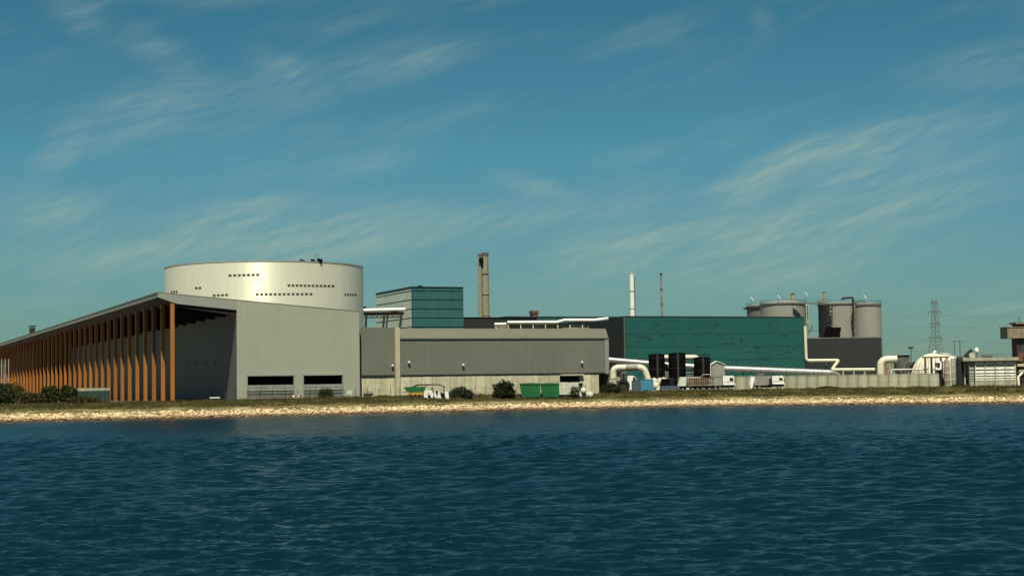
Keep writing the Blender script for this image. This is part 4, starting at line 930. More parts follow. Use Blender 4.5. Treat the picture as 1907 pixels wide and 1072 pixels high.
# ------------------------------------------------------------------ long silver conveyor tube and cream ducting
q = at(1340, 700, 408); g = Fr(q.x, 408, 3.3, 0); t = g.thing('conveyor_tube', 'long silver tube sloping down to the right across the teal wall', 'conveyor')
a = g.p(1128, 668.5); c = g.p(1240, 678.5); d_ = g.p(1350, 686); b_ = g.p(1547, 693.5)
MB().tube([(a[0], 3, a[1]), (c[0], 1, c[1]), (d_[0], 0, d_[1]), (b_[0], 0, b_[1])], [.62, .66, .74, .72], 18).build('tube', 'silver', t, smooth=True)
MB().tube([(b_[0], 0, b_[1]), (b_[0] + 2.4, 0, b_[1] - .5)], [.72, .2], 16).build('end_cone', 'grey_light', t, smooth=True)
for k in range(13):
    u_ = k / 12; x = d_[0] + (b_[0] - d_[0]) * u_; z = d_[1] + (b_[1] - d_[1]) * u_
    MB().disc_x(0, z, x - .06, x + .06, .84, 18).build('collar', 'grey_light', t)
for px in (1245, 1290, 1385, 1440, 1495, 1535):
    x, _ = g.p(px, 690); u_ = max(0, min(1, (x - d_[0]) / (b_[0] - d_[0]))); z = (d_[1] + (b_[1] - d_[1]) * u_) if x > d_[0] else c[1] - .3
    MB().box(x - .15, x + .15, .2 if x > d_[0] else 1.2, .5 if x > d_[0] else 1.5, 0, z - .6).build('trestle', 'steel_pale', t)
q = at(1170, 700, 398); g = Fr(q.x, 398, 3.3, 0); t = g.thing('cream_duct', 'fat cream duct bent over like a gate at the end of the grey building', 'duct')
a = g.p(1142, 706); b_ = g.p(1142, 684.5); c = g.p(1199, 683.8); d_ = g.p(1205, 708)
MB().tube([(a[0], 0, a[1] - 1), (b_[0], 0, b_[1]), (c[0], 0, c[1]), (d_[0] + .3, 0, d_[1])], .82, 18, bend=1.4).build('pipe', 'cream', t, smooth=True)
MB().tube([(b_[0] + 3, 0, b_[1]), (c[0] - 1.5, 0, b_[1] + .03)], .87, 18).build('sleeve', 'grey_light', t, smooth=True)
MB().cyl(d_[0] + .3, 0, 0, d_[1], .82, 18).build('foot', 'cream', t, smooth=True); MB().cyl(a[0], 0, 0, a[1] - 1, 1.0, 18).build('foot', 'concrete_post', t)
# grey machine beneath the duct
q = at(1146, 712, 396); g = Fr(q.x, 395, 3.3, 0); t = g.thing('pump_skid', 'grey pump and valves half hidden under the cream duct', 'pump')
x1_, z1_ = g.p(1163, 694)
MB().box(0, x1_, 0, 1.2, .4, z1_ * .55).build('housing', 'grey', t); MB().disc_y(x1_ * .3, z1_ * .7, -.2, 1, .55, 18).build('impeller_case', 'grey_light', t); MB().tube([(x1_ * .7, .5, z1_ * .5), (x1_ * .7, .5, z1_), (x1_ * 1.3, .5, z1_)], .2, 10, bend=.3).build('pipe', 'steel_pale', t, smooth=True)
MB().box(-.1, x1_ + .1, -.1, 1.3, 0, .38).build('base', 'concrete_grey', t); MB().disc_x(.5, z1_ * .9, x1_ * .5, x1_ * .5 + .12, .4, 14).build('handwheel', 'steel_dark', t)
TK = 'black cylindrical tanks in front of the teal building'
for px0, px1, pt, lb in ((1207.5, 1237.5, 660, 'black tank, leftmost of the three, beside the cream duct'), (1244.5, 1276.5, 658, 'tallest black tank in the middle of the three'), (1292, 1322.5, 665.5, 'shorter black tank beside the little gabled hut')):
    Y = 399; a = at(px0, pt, Y); b_ = at(px1, pt, Y); r_ = (b_.x - a.x) / 2; g = Fr((a.x + b_.x) / 2, Y, 3.3, 0); t = g.thing('black_tank', lb, 'tank', TK); H = a.z - 3.3
    MB().lathe(0, 0, [(r_, .4), (r_, H), (r_ * .5, H + .18)], 40).build('shell', 'black', t, smooth=True)
    MB().lathe(0, 0, [(r_ + .15, 0), (r_ + .15, .4)], 32).build('plinth', 'concrete_grey', t)
    for k in range(3): MB().lathe(0, 0, [(r_ + .05, H * (.3 + .3 * k)), (r_ + .05, H * (.3 + .3 * k) + .12)], 40).build('hoop', 'steel_dark', t)
    MB().box(-.25, .25, -r_ - .3, -r_ - .2, .5, H).build('ladder', 'steel_dark', t)
q = at(1260, 665, 398); g = Fr(q.x, 397.5, 3.3, 0); t = g.thing('cream_crossover_duct', 'short cream duct crossing behind the tops of the black tanks', 'duct')
a = g.p(1232, 665); b_ = g.p(1300, 664.5); c = g.p(1306, 676)
MB().tube([(a[0], 3.2, a[1]), (b_[0], 3.2, b_[1]), (c[0], 3.2, c[1])], .62, 16, bend=.7).build('pipe', 'cream', t, smooth=True); MB().cyl(a[0] + .8, 3.2, 0, a[1] - .2, .3, 12).build('support', 'steel_pale', t)
q = at(1239, 705, 402); g = Fr(q.x, 402, 3.3, 0); t = g.thing('grey_hopper', 'narrow grey hopper squeezed between two black tanks', 'hopper')
z = g.p(1239, 676)[1]; MB().box(-.55, .65, 0, 1.2, 1.6, z - .3).build('bin', 'grey', t); MB().ext_y([(-.55, 1.597), (.65, 1.597), (.25, .7), (-.15, .7)], 0, 1.2).build('cone', 'grey_light', t)
MB().ext_y([(-.65, z - .297), (.75, z - .297), (.05, z)], -.05, 1.25).build('lid', 'white_dirty', t)
for x in (-.5, .5): MB().box(x - .07, x + .07, .1, .24, 0, 1.6).build('leg', 'steel_dark', t)
q = at(1284, 705, 402); g = Fr(q.x, 402, 3.3, 0); t = g.thing('pipe_rack', 'grey steel frame with small pipes between middle and right tanks', 'pipe rack')
zz = g.p(1284, 689)[1]
for x in (-1.2, 1.1): MB().box(x - .08, x + .08, 0, .16, 0, zz + .4).build('post', 'steel_pale', t)
for k in range(3): MB().tube([(-1.4, .1, zz - k * .7), (1.3, .1, zz - k * .7)], .16, 10).build('pipe', 'silver' if k == 0 else 'grey', t, smooth=True)
# gabled hut
q = at(1326, 720, 397); g = Fr(q.x, 397, 3.3, 0); t = g.thing('gabled_hut', 'small grey hut with a white gabled roof beside the black tank', 'hut')
xa, _ = g.p(1325.5, 690); xb, ze_ = g.p(1349.5, 679); zr_ = g.p(1334, 672.5)[1]; xm = xa + (xb - xa) * .38
MB().ext_y([(xa, 0), (xb, 0), (xb, ze_), (xm, zr_ - .1), (xa, ze_)], 0, 3).build('wall', 'grey_light', t)
MB().ext_y([(xa - .2, ze_ - .03), (xm, zr_ - .05), (xm, zr_ + .14), (xa - .2, ze_ + .14)], -.25, 3.2).build('roof', 'white', t)
MB().ext_y([(xm, zr_ - .05), (xb + .2, ze_ - .03), (xb + .2, ze_ + .14), (xm, zr_ + .14)], -.25, 3.2).build('roof', 'white_dirty', t)
MB().box(xa + .8, xa + 1.7, -.05, -.003, 0, 2.1).build('door', 'grey', t); MB().box(xa - .35, xa - .15, -.1, .1, 0, ze_ + .2).build('downpipe', 'cream', t)

# ------------------------------------------------------------------ precast fence wall
wx0 = at(1352, 720, 396).x; wx1 = at(1756, 720, 396).x; zw = at(1500, 699.3, 396).z
f12 = Fr(wx0, 396, 3.3, 0); t = f12.thing('precast_fence', 'long grey precast panel fence on the right, in front of the halls', 'fence'); hw = zw - 3.3
pw = 18.9 * 396 / FPX; n = int((wx1 - wx0) / pw); pan = None
for k in range(n):
    if pan is None: pan = MB().box(.07, pw - .07, 0, .16, -.3, hw).build('concrete_panel', 'concrete_grey', t); pst = MB().box(-.11, .11, -.1, .24, -.3, hw - .06).build('post', 'concrete_dark', t); cap = MB().box(.07, pw - .07, -.05, .21, hw + .003, hw + .12).build('coping', 'concrete_grey', t); o = pan
    else:
        for src in (pan, pst, cap): o = src.copy(); COL.objects.link(o); o.parent = t; o.location = (k * pw, random.uniform(-.02, .02), random.uniform(-.05, .05) if src is pan else 0)

# ------------------------------------------------------------------ vehicles and clutter in the yard
def wheel(par, x, z, r_, y0=-.12, y1=.2):
    w_ = MB().disc_y(x, z, y0, y1, r_, 20).build('wheel', 'rubber', par); MB().disc_y(x, z, y0 - .03, y0 - .001, r_ * .55, 14).build('rim', 'grey_light', w_); return w_
def truck(label, pxa, pxb, Y, kind, grp):
    a = at(pxa, 726, Y); b_ = at(pxb, 726, Y); L_ = b_.x - a.x; g = Fr(a.x, Y, gz(a.x, Y) + .02, 0); t = g.thing('parked_truck', label, 'truck', grp)
    cz = at(pxb, 699, Y).z - g.o.z; cl = 2.9
    MB().ext_y([(L_ - cl, 1.5), (L_, 1.5), (L_ + .05, 1.9), (L_ - .3, cz), (L_ - cl, cz)], 0, 2.4).build('cab', 'white', t)
    MB().box(L_ - cl + .1, L_ + .2, -.04, 2.44, 1.3, 1.497).build('bumper', 'white', t); MB().box(L_ - cl + .1, L_ - .1, .1, 2.3, .75, 1.297).build('engine_bay', 'black', t)
    MB().ext_y([(L_ - 1.25, 2.2), (L_ - .3, 2.2), (L_ - .5, cz - .5), (L_ - 1.25, cz - .5)], -.02, -.002).build('side_window', 'glass', t)
    MB().box(L_ - cl + .2, L_ - .4, -.03, -.003, 1.95, 2.02).build('trim', 'grey', t); MB().box(L_ - .12, L_ + .05, -.25, -.05, 2.0, 2.6).build('mirror', 'black', t)
    MB().box(.3, L_ - cl, .1, 2.2, .55, 1.1).build('chassis', 'black', t)
    MB().box(L_ - cl - .75, L_ - cl - .1, .1, 2.3, 1.0, cz - .6).build('tank_locker', 'steel_dark', t)
    wheel(t, L_ - 1.3, .5, .5); wheel(t, 1.3, .5, .5); wheel(t, 2.5, .5, .5)
    return t, g, L_, cz, cl
TR = 'trucks parked in front of the precast fence'
t, g, L_, cz, cl = truck('grey bodied tipper truck with a white cab, right hand one of the two', 1395, 1461, 388, 'tipper', TR)
bx = L_ - cl - .8
MB().ext_y([(1.2, 1.3), (bx, 1.3), (bx, cz - .1), (1.9, cz - .1), (1.2, 1.9)], 0, 2.4).build('body', 'grey_light', t)
for k in range(5): MB().box(1.9 + k * (bx - 2) / 5, 2.0 + k * (bx - 2) / 5, -.07, -.003, 1.4, cz - .2).build('rib', 'grey', t)
MB().ext_y([(1.9, cz - .097), (bx - .4, cz - .097), (bx - 1.4, cz + .75), (2.6, cz + .8)], .2, 2.2).build('tarpaulin', 'steel_pale', t)
MB().ext_y([(.1, 1.25), (1.0, 1.25), (1.5, cz - .3), (.5, cz)], -.05, 2.4).build('tailgate', 'white', t); MB().disc_y(.6, .85, -.05, .5, .42, 16).build('fuel_tank', 'white', t)
t, g, L_, cz, cl = truck('white cabbed truck coupled to a slatted drop side trailer, left hand one of the two', 1322, 1369, 388, 'box', TR)
bx = L_ - cl - .15
MB().box(.1, bx, 0, 2.4, 1.2, cz - .25).build('body', 'grey_light', t); MB().box(.05, bx + .05, -.05, 2.45, cz - .247, cz - .1).build('rim', 'grey', t)
q = at(1262, 726, 387); g = Fr(q.x, 387, gz(q.x, 387) + .02, 0); t = g.thing('slatted_trailer', 'long rusty slatted trailer with a white front board', 'trailer')
xb, zt_ = g.p(1331, 701.5); zb_ = 1.25
MB().box(.1, xb, 0, 2.3, .85, 1.2).build('bed', 'black', t)
for k in range(12):
    x = 2.6 + (xb - 2.8) * k / 11; MB().box(x - .07, x + .07, -.08, .02, 1.2, zt_).build('stake', 'concrete_dark', t)
for k in range(4): MB().box(2.4, xb - .1, .03, .1, 1.25 + k * (zt_ - 1.3) / 4, 1.2 + (k + .72) * (zt_ - 1.3) / 4).build('slat', 'rust' if k % 2 else 'concrete_dark', t)
MB().ext_y([(.1, 1.22), (2.0, 1.22), (2.3, zt_ + .1), (.6, zt_ + .1)], -.02, 2.3).build('front_box', 'white_dirty', t)
MB().box(2.4, xb * .62, .2, 2.1, zt_ - .3, zt_ + .12).build('load', 'concrete_post', t)
MB().tube([(xb - 3.2, .5, zt_), (xb - 2.8, .5, zt_ + .6), (xb - .8, .5, zt_ + .6), (xb - .4, .5, zt_)], .14, 8).build('hoop', 'grey_light', t)
for x in (1.2, 3.6, 4.8, xb - 2.6, xb - 1.3): wheel(t, x, .45, .44)
for x in (2.4, 6.2): MB().box(x - .35, x + .35, -.1, .3, .35, .8).build('side_box', 'white_dirty', t)
# dark panel van
q = at(1229, 726, 386); g = Fr(q.x, 386, gz(q.x, 386) + .02, 0); t = g.thing('parked_van', 'dark blue van parked between the pale bags and the slatted trailer', 'van')
L_ = at(1264, 720, 386).x - q.x; H = at(1240, 704.5, 386).z - g.o.z
MB().ext_y([(0, .4), (L_, .4), (L_, 1.15), (L_ - .7, 1.35), (.1, 1.35), (0, 1.0)], 0, 1.8).build('body', 'slate', t)
MB().ext_y([(.1, 1.353), (L_ - .75, 1.353), (L_ - 1.5, H - .1), (.5, H - .1)], .05, 1.75).build('cabin', 'black', t); MB().ext_y([(.5, H - .097), (L_ - 1.5, H - .097), (L_ - 1.7, H), (.7, H)], .1, 1.7).build('roof', 'slate', t)
MB().ext_y([(L_ - 2.0, 1.45), (L_ - 1.0, 1.45), (L_ - 1.55, H - .3), (L_ - 2.0, H - .3)], .02, .047).build('side_window', 'glass', t)
wheel(t, .85, .36, .36); wheel(t, L_ - .85, .36, .36); MB().box(-.04, .03, .1, .45, .8, 1.1).build('tail_light', 'red', t); MB().box(L_ - .02, L_ + .04, .1, .45, .8, 1.0).build('headlight', 'white', t)
# dark heap / loader behind the car
q = at(1246, 716, 391); g = Fr(q.x, 392, gz(q.x, 392), 0); t = g.thing('wheel_loader', 'black loader partly hidden behind the dark blue van', 'loader')
MB().ext_y([(-1, .7), (2.6, .7), (2.6, 1.8), (1.4, 1.9), (-1, 1.6)], 0, 2).build('body', 'black', t); MB().ext_y([(.2, 1.9), (1.3, 1.95), (1.2, 3.1), (.4, 3.1)], .3, 1.8).build('cab', 'steel_dark', t)
MB().bar((2.4, .5, 1.4), (4.0, .5, 2.6), .3).build('arm', 'steel_dark', t); MB().ext_y([(3.8, 2.0), (4.7, 2.0), (4.9, 2.9), (3.9, 2.9)], -.2, 2.2).build('bucket', 'grey', t); wheel(t, -.1, .7, .7); wheel(t, 2.2, .7, .7)
# white bags heap
HB = 'pale bags heaped right of the blue containers'
for k, (px, py, r_) in enumerate(((1221, 712, .8), (1229, 704, .6), (1236, 703, .7), (1226, 719, .8), (1218, 704, .7))):
    Y = 388 + (k % 3) * .9; p = at(px, py, Y); zz = gz(p.x, Y); q = Fr(p.x, Y, zz, .5 * k); hh = max(.9, p.z - zz)
    lb = ('pale bag touching the blue container', 'off white bag in the middle of the heap', 'white bag nearest the loader', 'pale bag at the front of the heap', 'white bag at the back of the heap above the blue container')[k]
    t = q.thing('bulk_bag', lb, 'bag', HB)
    b0 = max(0, hh - 1.5); MB().lathe(0, 0, [(r_ * .85, b0), (r_ * 1.2, b0 + .35), (r_ * 1.15, hh - .4), (r_ * .8, hh), (r_ * .3, hh + .06)], 9).build('sack', 'white_dirty' if k % 2 else 'cream', t, smooth=True)
    if b0 > 0: MB().box(-r_, r_, -.5, .5, 0, b0 - .02).build('pallet', 'concrete_post', t)
    MB().tube([(-r_ * .5, 0, hh - .1), (-.15, 0, hh + .3), (r_ * .3, 0, hh)], .04, 6).build('loop', 'concrete_post', t)
# blue containers
for px0, px1, pt, mm, lb, Y in ((1193, 1217, 706, 'blue', 'bright sky blue container box left of the pale bags', 382), (1177, 1193.5, 708, 'slate', 'slate blue container box touching the bright blue one', 383)):
    a = at(px0, pt, Y); b_ = at(px1, pt, Y); g = Fr(a.x, Y, gz(a.x, Y), 0); t = g.thing('container', lb, 'container', 'blue containers at the edge of the bank'); W_ = b_.x - a.x - .03; H = a.z - g.o.z
    MB().box(0.05, W_ - .05, .05, 2.4, .15, H - .1).build('body', mm, t)
    fr_ = MB()
    for x in (0, W_ - .12): fr_.box(x, x + .12, -.02, .1, 0, H)
    fr_.box(.12, W_ - .12, -.02, .1, H - .14, H); fr_.box(.12, W_ - .12, -.02, .1, 0, .16); fr_.build('frame', mm, t)
    MB().box(W_ * .5 - .03, W_ * .5 + .03, -.03, .04, .17, H - .15).build('door_bar', 'steel_pale', t)
# tyre, white van
q = at(1161, 722, 384); g = Fr(q.x, 384, gz(q.x, 384), 0); t = g.thing('big_tyre', 'big black tyre standing upright beside the white van', 'tyre')
rr = (at(1161, 706, 384).z - g.o.z) / 2
m = MB(); n = 28; prof = [(rr * .55, -.35), (rr * .95, -.4), (rr, -.2), (rr, .2), (rr * .95, .4), (rr * .55, .35)]
V0 = len(m.v)
for i in range(n):
    a = 6.283 * i / n
    for (r_, y) in prof: m.v.append((r_ * math.cos(a), y, rr + r_ * math.sin(a)))
k_ = len(prof)
for i in range(n):
    for j in range(k_): m.f.append((i * k_ + j, i * k_ + (j + 1) % k_, ((i + 1) % n) * k_ + (j + 1) % k_, ((i + 1) % n) * k_ + j))
m.build('tread', 'rubber', t, smooth=True); MB().disc_y(0, rr, -.1, .1, rr * .56, 20).build('hub', 'steel_dark', t); MB().box(-rr - .25, -rr + .1, -.3, .3, 0, .9).build('chock', 'white', t)
q = at(1168, 722, 388); g = Fr(q.x, 388, gz(q.x, 388), 0); t = g.thing('white_van', 'white van seen behind the slate blue container and the tyre', 'van')
W_ = at(1189, 720, 388).x - q.x; H = at(1175, 699, 388).z - g.o.z
MB().ext_y([(0, .4), (W_, .4), (W_, 1.5), (W_ * .72, H * .93), (W_ * .5, H), (.2, H), (0, 1.6)], 0, 1.9).build('body', 'white', t)
MB().ext_y([(W_ * .52, 1.65), (W_ * .93, 1.6), (W_ * .72, H - .45), (W_ * .52, H - .35)], -.02, -.002).build('side_window', 'glass', t); wheel(t, .5, .36, .36); wheel(t, W_ - .5, .36, .36); MB().box(-.05, -.002, .2, .5, 1.0, 1.4).build('tail_light', 'red', t)
q = at(1190, 705, 396); g = Fr(q.x, 393, 3.3, 0); t = g.thing('valve_cluster', 'dark valves and pipes below the cream duct', 'pipework')
MB().tube([(-1.8, 0, 0), (-1.8, 0, 2.6), (-.6, 0, 3.4), (-.6, 0, 0)], .16, 8, bend=.3).build('pipe', 'steel_pale', t, smooth=True); MB().box(-2.6, .4, .6, 1.4, 0, 2.6).build('cabinet', 'steel_dark', t); MB().disc_y(-1.2, 2.9, -.3, -.15, .35, 14).build('handwheel', 'grey_light', t)

# ------------------------------------------------------------------ process plant at the right
q = at(1648, 700, 402); g = Fr(q.x, 402, 3.4, 0); t = g.thing('cream_riser_duct', 'thick cream duct rising from behind the fence and bending right into the dark hopper', 'duct')
a = g.p(1640, 706); b_ = g.p(1640, 669.5); c = g.p(1670, 668.5)
MB().tube([(a[0], 0, 0), (b_[0], 0, b_[1]), (c[0], 0, c[1])], .92, 20, bend=1.7).build('pipe', 'cream', t, smooth=True); MB().cyl(a[0], 0, 0, .6, 1.2, 20).build('footing', 'concrete_grey', t); MB().cyl(a[0], 0, a[1], a[1] + .3, 1.05, 20).build('flange', 'steel_pale', t)
q = at(1680, 700, 404); g = Fr(q.x, 404, 3.4, 0); t = g.thing('dark_hopper', 'dark conical topped hopper beside the cream riser duct', 'hopper')
a = g.p(1665.5, 661.5); b_ = g.p(1694, 661.5); r_ = (b_[0] - a[0]) / 2; H = a[1]
MB().lathe(0, 0, [(r_ * .7, 0), (r_ * .72, H * .35), (r_, H * .6), (r_, H - .3)], 32).build('shell', 'clad_shade', t, smooth=True); MB().lathe(0, 0, [(r_ + .12, H - .3), (r_ + .12, H)], 32).build('rim', 'black', t)
MB().bar((-r_, -r_ - .2, H * .2), (r_ * .6, -r_ - .2, H * .85), .12).build('stair_rail', 'grey_light', t); MB().bar((r_ * .9, -r_ * .5, H * .5), (-.4, -r_ - .25, .5), .12).build('brace', 'grey_light', t)
x0, z0 = g.p(1643, 672, 1.5); x1_, z1_ = g.p(1662, 700, 1.5); MB().box(x0, x1_, 1.2, 2.4, 0, z0).build('side_cabinet', 'concrete_dark', t)
q = at(1700, 700, 400); g = Fr(q.x, 400, 3.4, 0); t = g.thing('handrail_pipe', 'thin white pipe run just above the precast fence before the dome', 'pipe')
P = [g.p(*v) for v in ((1660, 700), (1660, 688), (1750, 687))]
MB().tube([(p[0], 0, p[1]) for p in P], .2, 10, bend=.4).build('pipe', 'white_dirty', t, smooth=True)
for px in (1672, 1690, 1712, 1730): x, z = g.p(px, 688.5); MB().box(x - .07, x + .07, .2, .34, 0, z).build('support', 'steel_pale', t)
x0, z0 = g.p(1668, 697); x1_, _ = g.p(1692, 697); MB().tube([(x0, 1, 2.2), (x0 + 1, 1, z0 + .4), (x1_, 1, 2.2)], .25, 8).build('arch', 'black', t, smooth=True)
# dome
q = at(1748, 700, 410); g = Fr(q.x, 410, 3.4, 0); t = g.thing('domed_tank', 'big cream domed tank rising behind the right end of the fence', 'tank')
a = g.p(1698, 690); zt_ = g.p(1748, 657.5)[1]; r_ = -a[0]; prof = [(r_, 0), (r_, 2.6)]
for k in range(1, 12): an = k / 11 * math.pi / 2; prof.append((max(.25, r_ * (.04 + .96 * math.cos(an) ** .85)), 2.6 + (zt_ - 2.6) * math.sin(an)))
MB().lathe(0, 0, prof, 56).build('shell', 'cream', t, smooth=True)
m = MB()
for k in range(12):
    an = math.pi + k * math.pi / 11; pts_ = [(1.006 * r2 * math.cos(an), 1.006 * r2 * math.sin(an), z2_) for r2, z2_ in prof[1:]]
    m.tube(pts_, .09, 6)
m.build('ribs', 'white', t, smooth=True); MB().cyl(-.8, 0, zt_ - .1, zt_ + .7, .45, 12).build('vent', 'white', t)
MB().lathe(0, 0, [(r_ + .15, 1.5), (r_ + .15, 1.7)], 48).build('hoop', 'grey', t)
# steel frame before the dome
q = at(1722, 705, 398); g = Fr(q.x, 398.5, 3.4, 0); t = g.thing('pipe_gantry', 'steel gantry with white posts standing before the dome', 'gantry')
x1_, zt_ = g.p(1768, 663)
MB().box(0, x1_, 0, 1.5, zt_ - .35, zt_).build('deck', 'rust', t)
for px, mm in ((1724, 'rust'), (1731, 'white'), (1735.5, 'steel_dark'), (1744, 'white_dirty'), (1753, 'steel_dark'), (1764, 'grey')): x, _ = g.p(px, 690); MB().box(x - .22, x + .22, 0, .4, 0, zt_ - .36).build('post', mm, t)
a = g.p(1742, 674, -.4); b_ = g.p(1752, 674, -.4); c = g.p(1752, 688, -.4); d_ = g.p(1742, 687, -.4); MB().tube([(a[0], -.4, a[1]), (b_[0], -.4, b_[1]), (c[0], -.4, c[1]), (d_[0], -.4, d_[1])], .28, 10, bend=.5).build('pipe_loop', 'white', t, smooth=True)
x0, z0 = g.p(1742, 698, .8); x1b, z1b = g.p(1756, 672, .8); MB().box(x0, x1b, .7, 1.2, 0, z1b).build('cabinet', 'maroon', t)
a = g.p(1768, 655.5, 1); MB().bar((x1_ * .5, 1, zt_ + .9), (a[0] + 2, 1, zt_), .5, .25).build('chute', 'grey_light', t)
# vertical vessels
VV = 'upright vessels between the gantry and the louvred cooler'
for px0, px1, pt, mm, lb, Y in ((1757, 1768, 669, 'concrete_dark', 'brown vessel just right of the gantry posts', 396), (1769, 1779, 667, 'grey_light', 'pale grey vessel second from the gantry', 397), (1780, 1794, 663, 'steel_dark', 'tall dark vessel, the darkest of the row', 396), (1797, 1806, 665, 'teal_tank', 'teal tinted slim vessel against the cooler', 397)):
    a = at(px0, pt, Y); b_ = at(px1, pt, Y); r_ = (b_.x - a.x) / 2; g = Fr((a.x + b_.x) / 2, Y, 3.4, 0); t = g.thing('vessel', lb, 'vessel', VV); H = a.z - 3.4
    MB().lathe(0, 0, [(r_ * .9, .5), (r_, .8), (r_, H - .5), (r_ * .5, H)], 20).build('shell', mm, t, smooth=True); MB().box(-r_, r_, -r_, r_, 0, .5).build('base', 'concrete_grey', t)
    for k in range(3): MB().cyl(0, 0, H * (.25 + .25 * k), H * (.25 + .25 * k) + .18, r_ * 1.08, 20).build('band', 'white_dirty' if mm != 'steel_dark' else 'maroon', t)
    MB().tube([(r_ + .12, -.3, 0), (r_ + .12, -.3, H - .3)], .13, 8).build('side_pipe', 'white_dirty', t, smooth=True)
# louvred cooler
q = at(1806, 715, 394); g = Fr(q.x, 394, 3.4, 0); t = g.thing('louvred_cooler', 'long low cooler with four bays of pale horizontal louvres under a flat roof', 'cooler'); cooler = t
x1_, zt_ = g.p(1890, 671); xl, _ = g.p(1816, 690); zr0 = g.p(1840, 669.5)[1]; zr1 = g.p(1840, 663.5)[1]; zb_ = g.p(1840, 700)[1]
MB().box(0, x1_, .4, 5, 0, zt_).build('core', 'seam', t)
MB().box(-1.6, x1_ + .8, -.5, 5.4, zt_ + .05, zr1 - .25).build('roof', 'concrete_grey', t); MB().box(-1.7, x1_ + .9, -.6, 5.5, zt_ - .25, zt_ + .047).build('soffit', 'void', t)
bays = 4; bw = (x1_ - xl) / bays
bounds = [(0, xl - .25)] + [(xl + k * bw, xl + (k + 1) * bw) for k in range(bays)]
zl = [g.p(1840, y)[1] for y in (673, 681, 689, 695.5, 700.5, 705, 709)]
for (a, b_) in bounds:
    for k in range(6):
        MB().ext_x([(0, zl[k + 1] + .2), (.3, zl[k + 1] + .42), (.3, zl[k]), (.22, zl[k])], a + .12, b_ - .12).build('louvre', 'white_dirty' if a > 0 else 'grey_light', t)
    MB().box(a - .1, a + .1, -.1, .38, 0, zt_ - .27).build('post', 'concrete_grey' if a else 'grey', t)
    MB().box(a + .12, b_ - .12, .1, .3, 0, zl[6] + .05).build('plinth_panel', 'concrete_grey', t)
MB().box(x1_ - .15, x1_ + .15, -.12, .38, 0, zt_ - .27).build('post', 'concrete_post', t)
zro = 3.4 + zr1 - .25
RG = 'small gear on the cooler roof'
q = at(1803, 660, 396); g = Fr(q.x, 396, zro, 0); t = g.thing('fan_unit', 'dark angled fan unit at the left of the cooler roof', 'fan', RG); MB().bar((-.9, 0, .2), (.9, 0, 1.9), .8).build('cowl', 'steel_dark', t); MB().box(-.9, .9, -.2, .6, 0, .4).build('base', 'grey', t)
q = at(1819, 660, 396); g = Fr(q.x, 396, zro, 0); t = g.thing('beacon', 'round white beacon on the cooler roof', 'beacon', RG); MB().lathe(0, 0, [(.15, 1.2), (.5, 1.5), (.55, 2.0), (.2, 2.5)], 16).build('globe', 'white', t, smooth=True); MB().cyl(0, 0, 0, 1.2, .25, 10).build('stand', 'grey', t)
q = at(1795, 662, 398); g = Fr(q.x, 395, zro - .2, 0); t = g.thing('roof_drum', 'short pale drum at the left end of the cooler roof', 'drum', RG); MB().disc_y(1.2, .75, 0, 2, .72, 20).build('shell', 'concrete_post', t); MB().box(.4, 2.0, 0, 2, -.0, .2).build('cradle', 'grey', t)
q = at(1826, 662, 397); g = Fr(q.x, 397, zro, 0); t = g.thing('roof_rail', 'thin guard rail along the cooler roof', 'railing')
x1_ = at(1873, 660, 397).x - q.x; m = MB()
for k in range(14): x = x1_ * k / 13; m.box(x - .04, x + .04, 0, .08, 0, .85)
m.build('posts', 'steel_pale', t); MB().box(0, x1_, 0, .08, .853, .95).build('rail', 'steel_pale', t); MB().box(x1_ * .12, x1_ * .5, .4, 1.6, 0, .55).build('duct', 'grey', t)
q = at(1783, 660, 400); g = Fr(q.x, 400, 3.4, 0); t = g.thing('goalpost_frame', 'slim goalpost shaped frame above the vessels', 'frame')
z = g.p(1783, 635.5)[1]
for px in (1778, 1788): x, _ = g.p(px, 650); MB().box(x - .09, x + .09, 0, .18, 0, z).build('post', 'steel_pale', t)
a, _ = g.p(1776, 650); b_, _ = g.p(1790, 650); MB().box(a, b_, 0, .18, z + .002, z + .2).build('crossbar', 'steel_pale', t)
q = at(1698, 700, 430); g = Fr(q.x, 430, 3.4, 0); t = g.thing('lamp_pole', 'small dark lamp pole behind the dark hopper', 'lamp post')
z = g.p(1698, 645.5)[1]; MB().cyl(0, 0, 0, z - .5, .14, 8).build('pole', 'steel_pale', t); MB().box(-.65, .65, -.2, .2, z - .5, z).build('lamp_head', 'steel_dark', t)
bushY = 428
p = at(1702, 664, bushY); f13 = Fr(p.x, bushY, 3.4, 0); t = f13.thing('broadleaf_tree', 'dark green tree showing between the dark hopper and the dome', 'tree')
MB().tube([(0, 0, 0), (.2, 0, 2.5), (0, .2, 5)], [.3, .22, .08], 8).build('trunk', 'bark', t); mb = MB(); rng = random.Random(77)
for k in range(4): foliage(mb, rng.uniform(-1, 1), rng.uniform(-1, 1), p.z - 3.4 - 3 + rng.uniform(-1, .6), 2.0, 1.8, 2.2, 900, .2, rng, k * 5.1)
mb.build('crown', 'leaf_green', t)
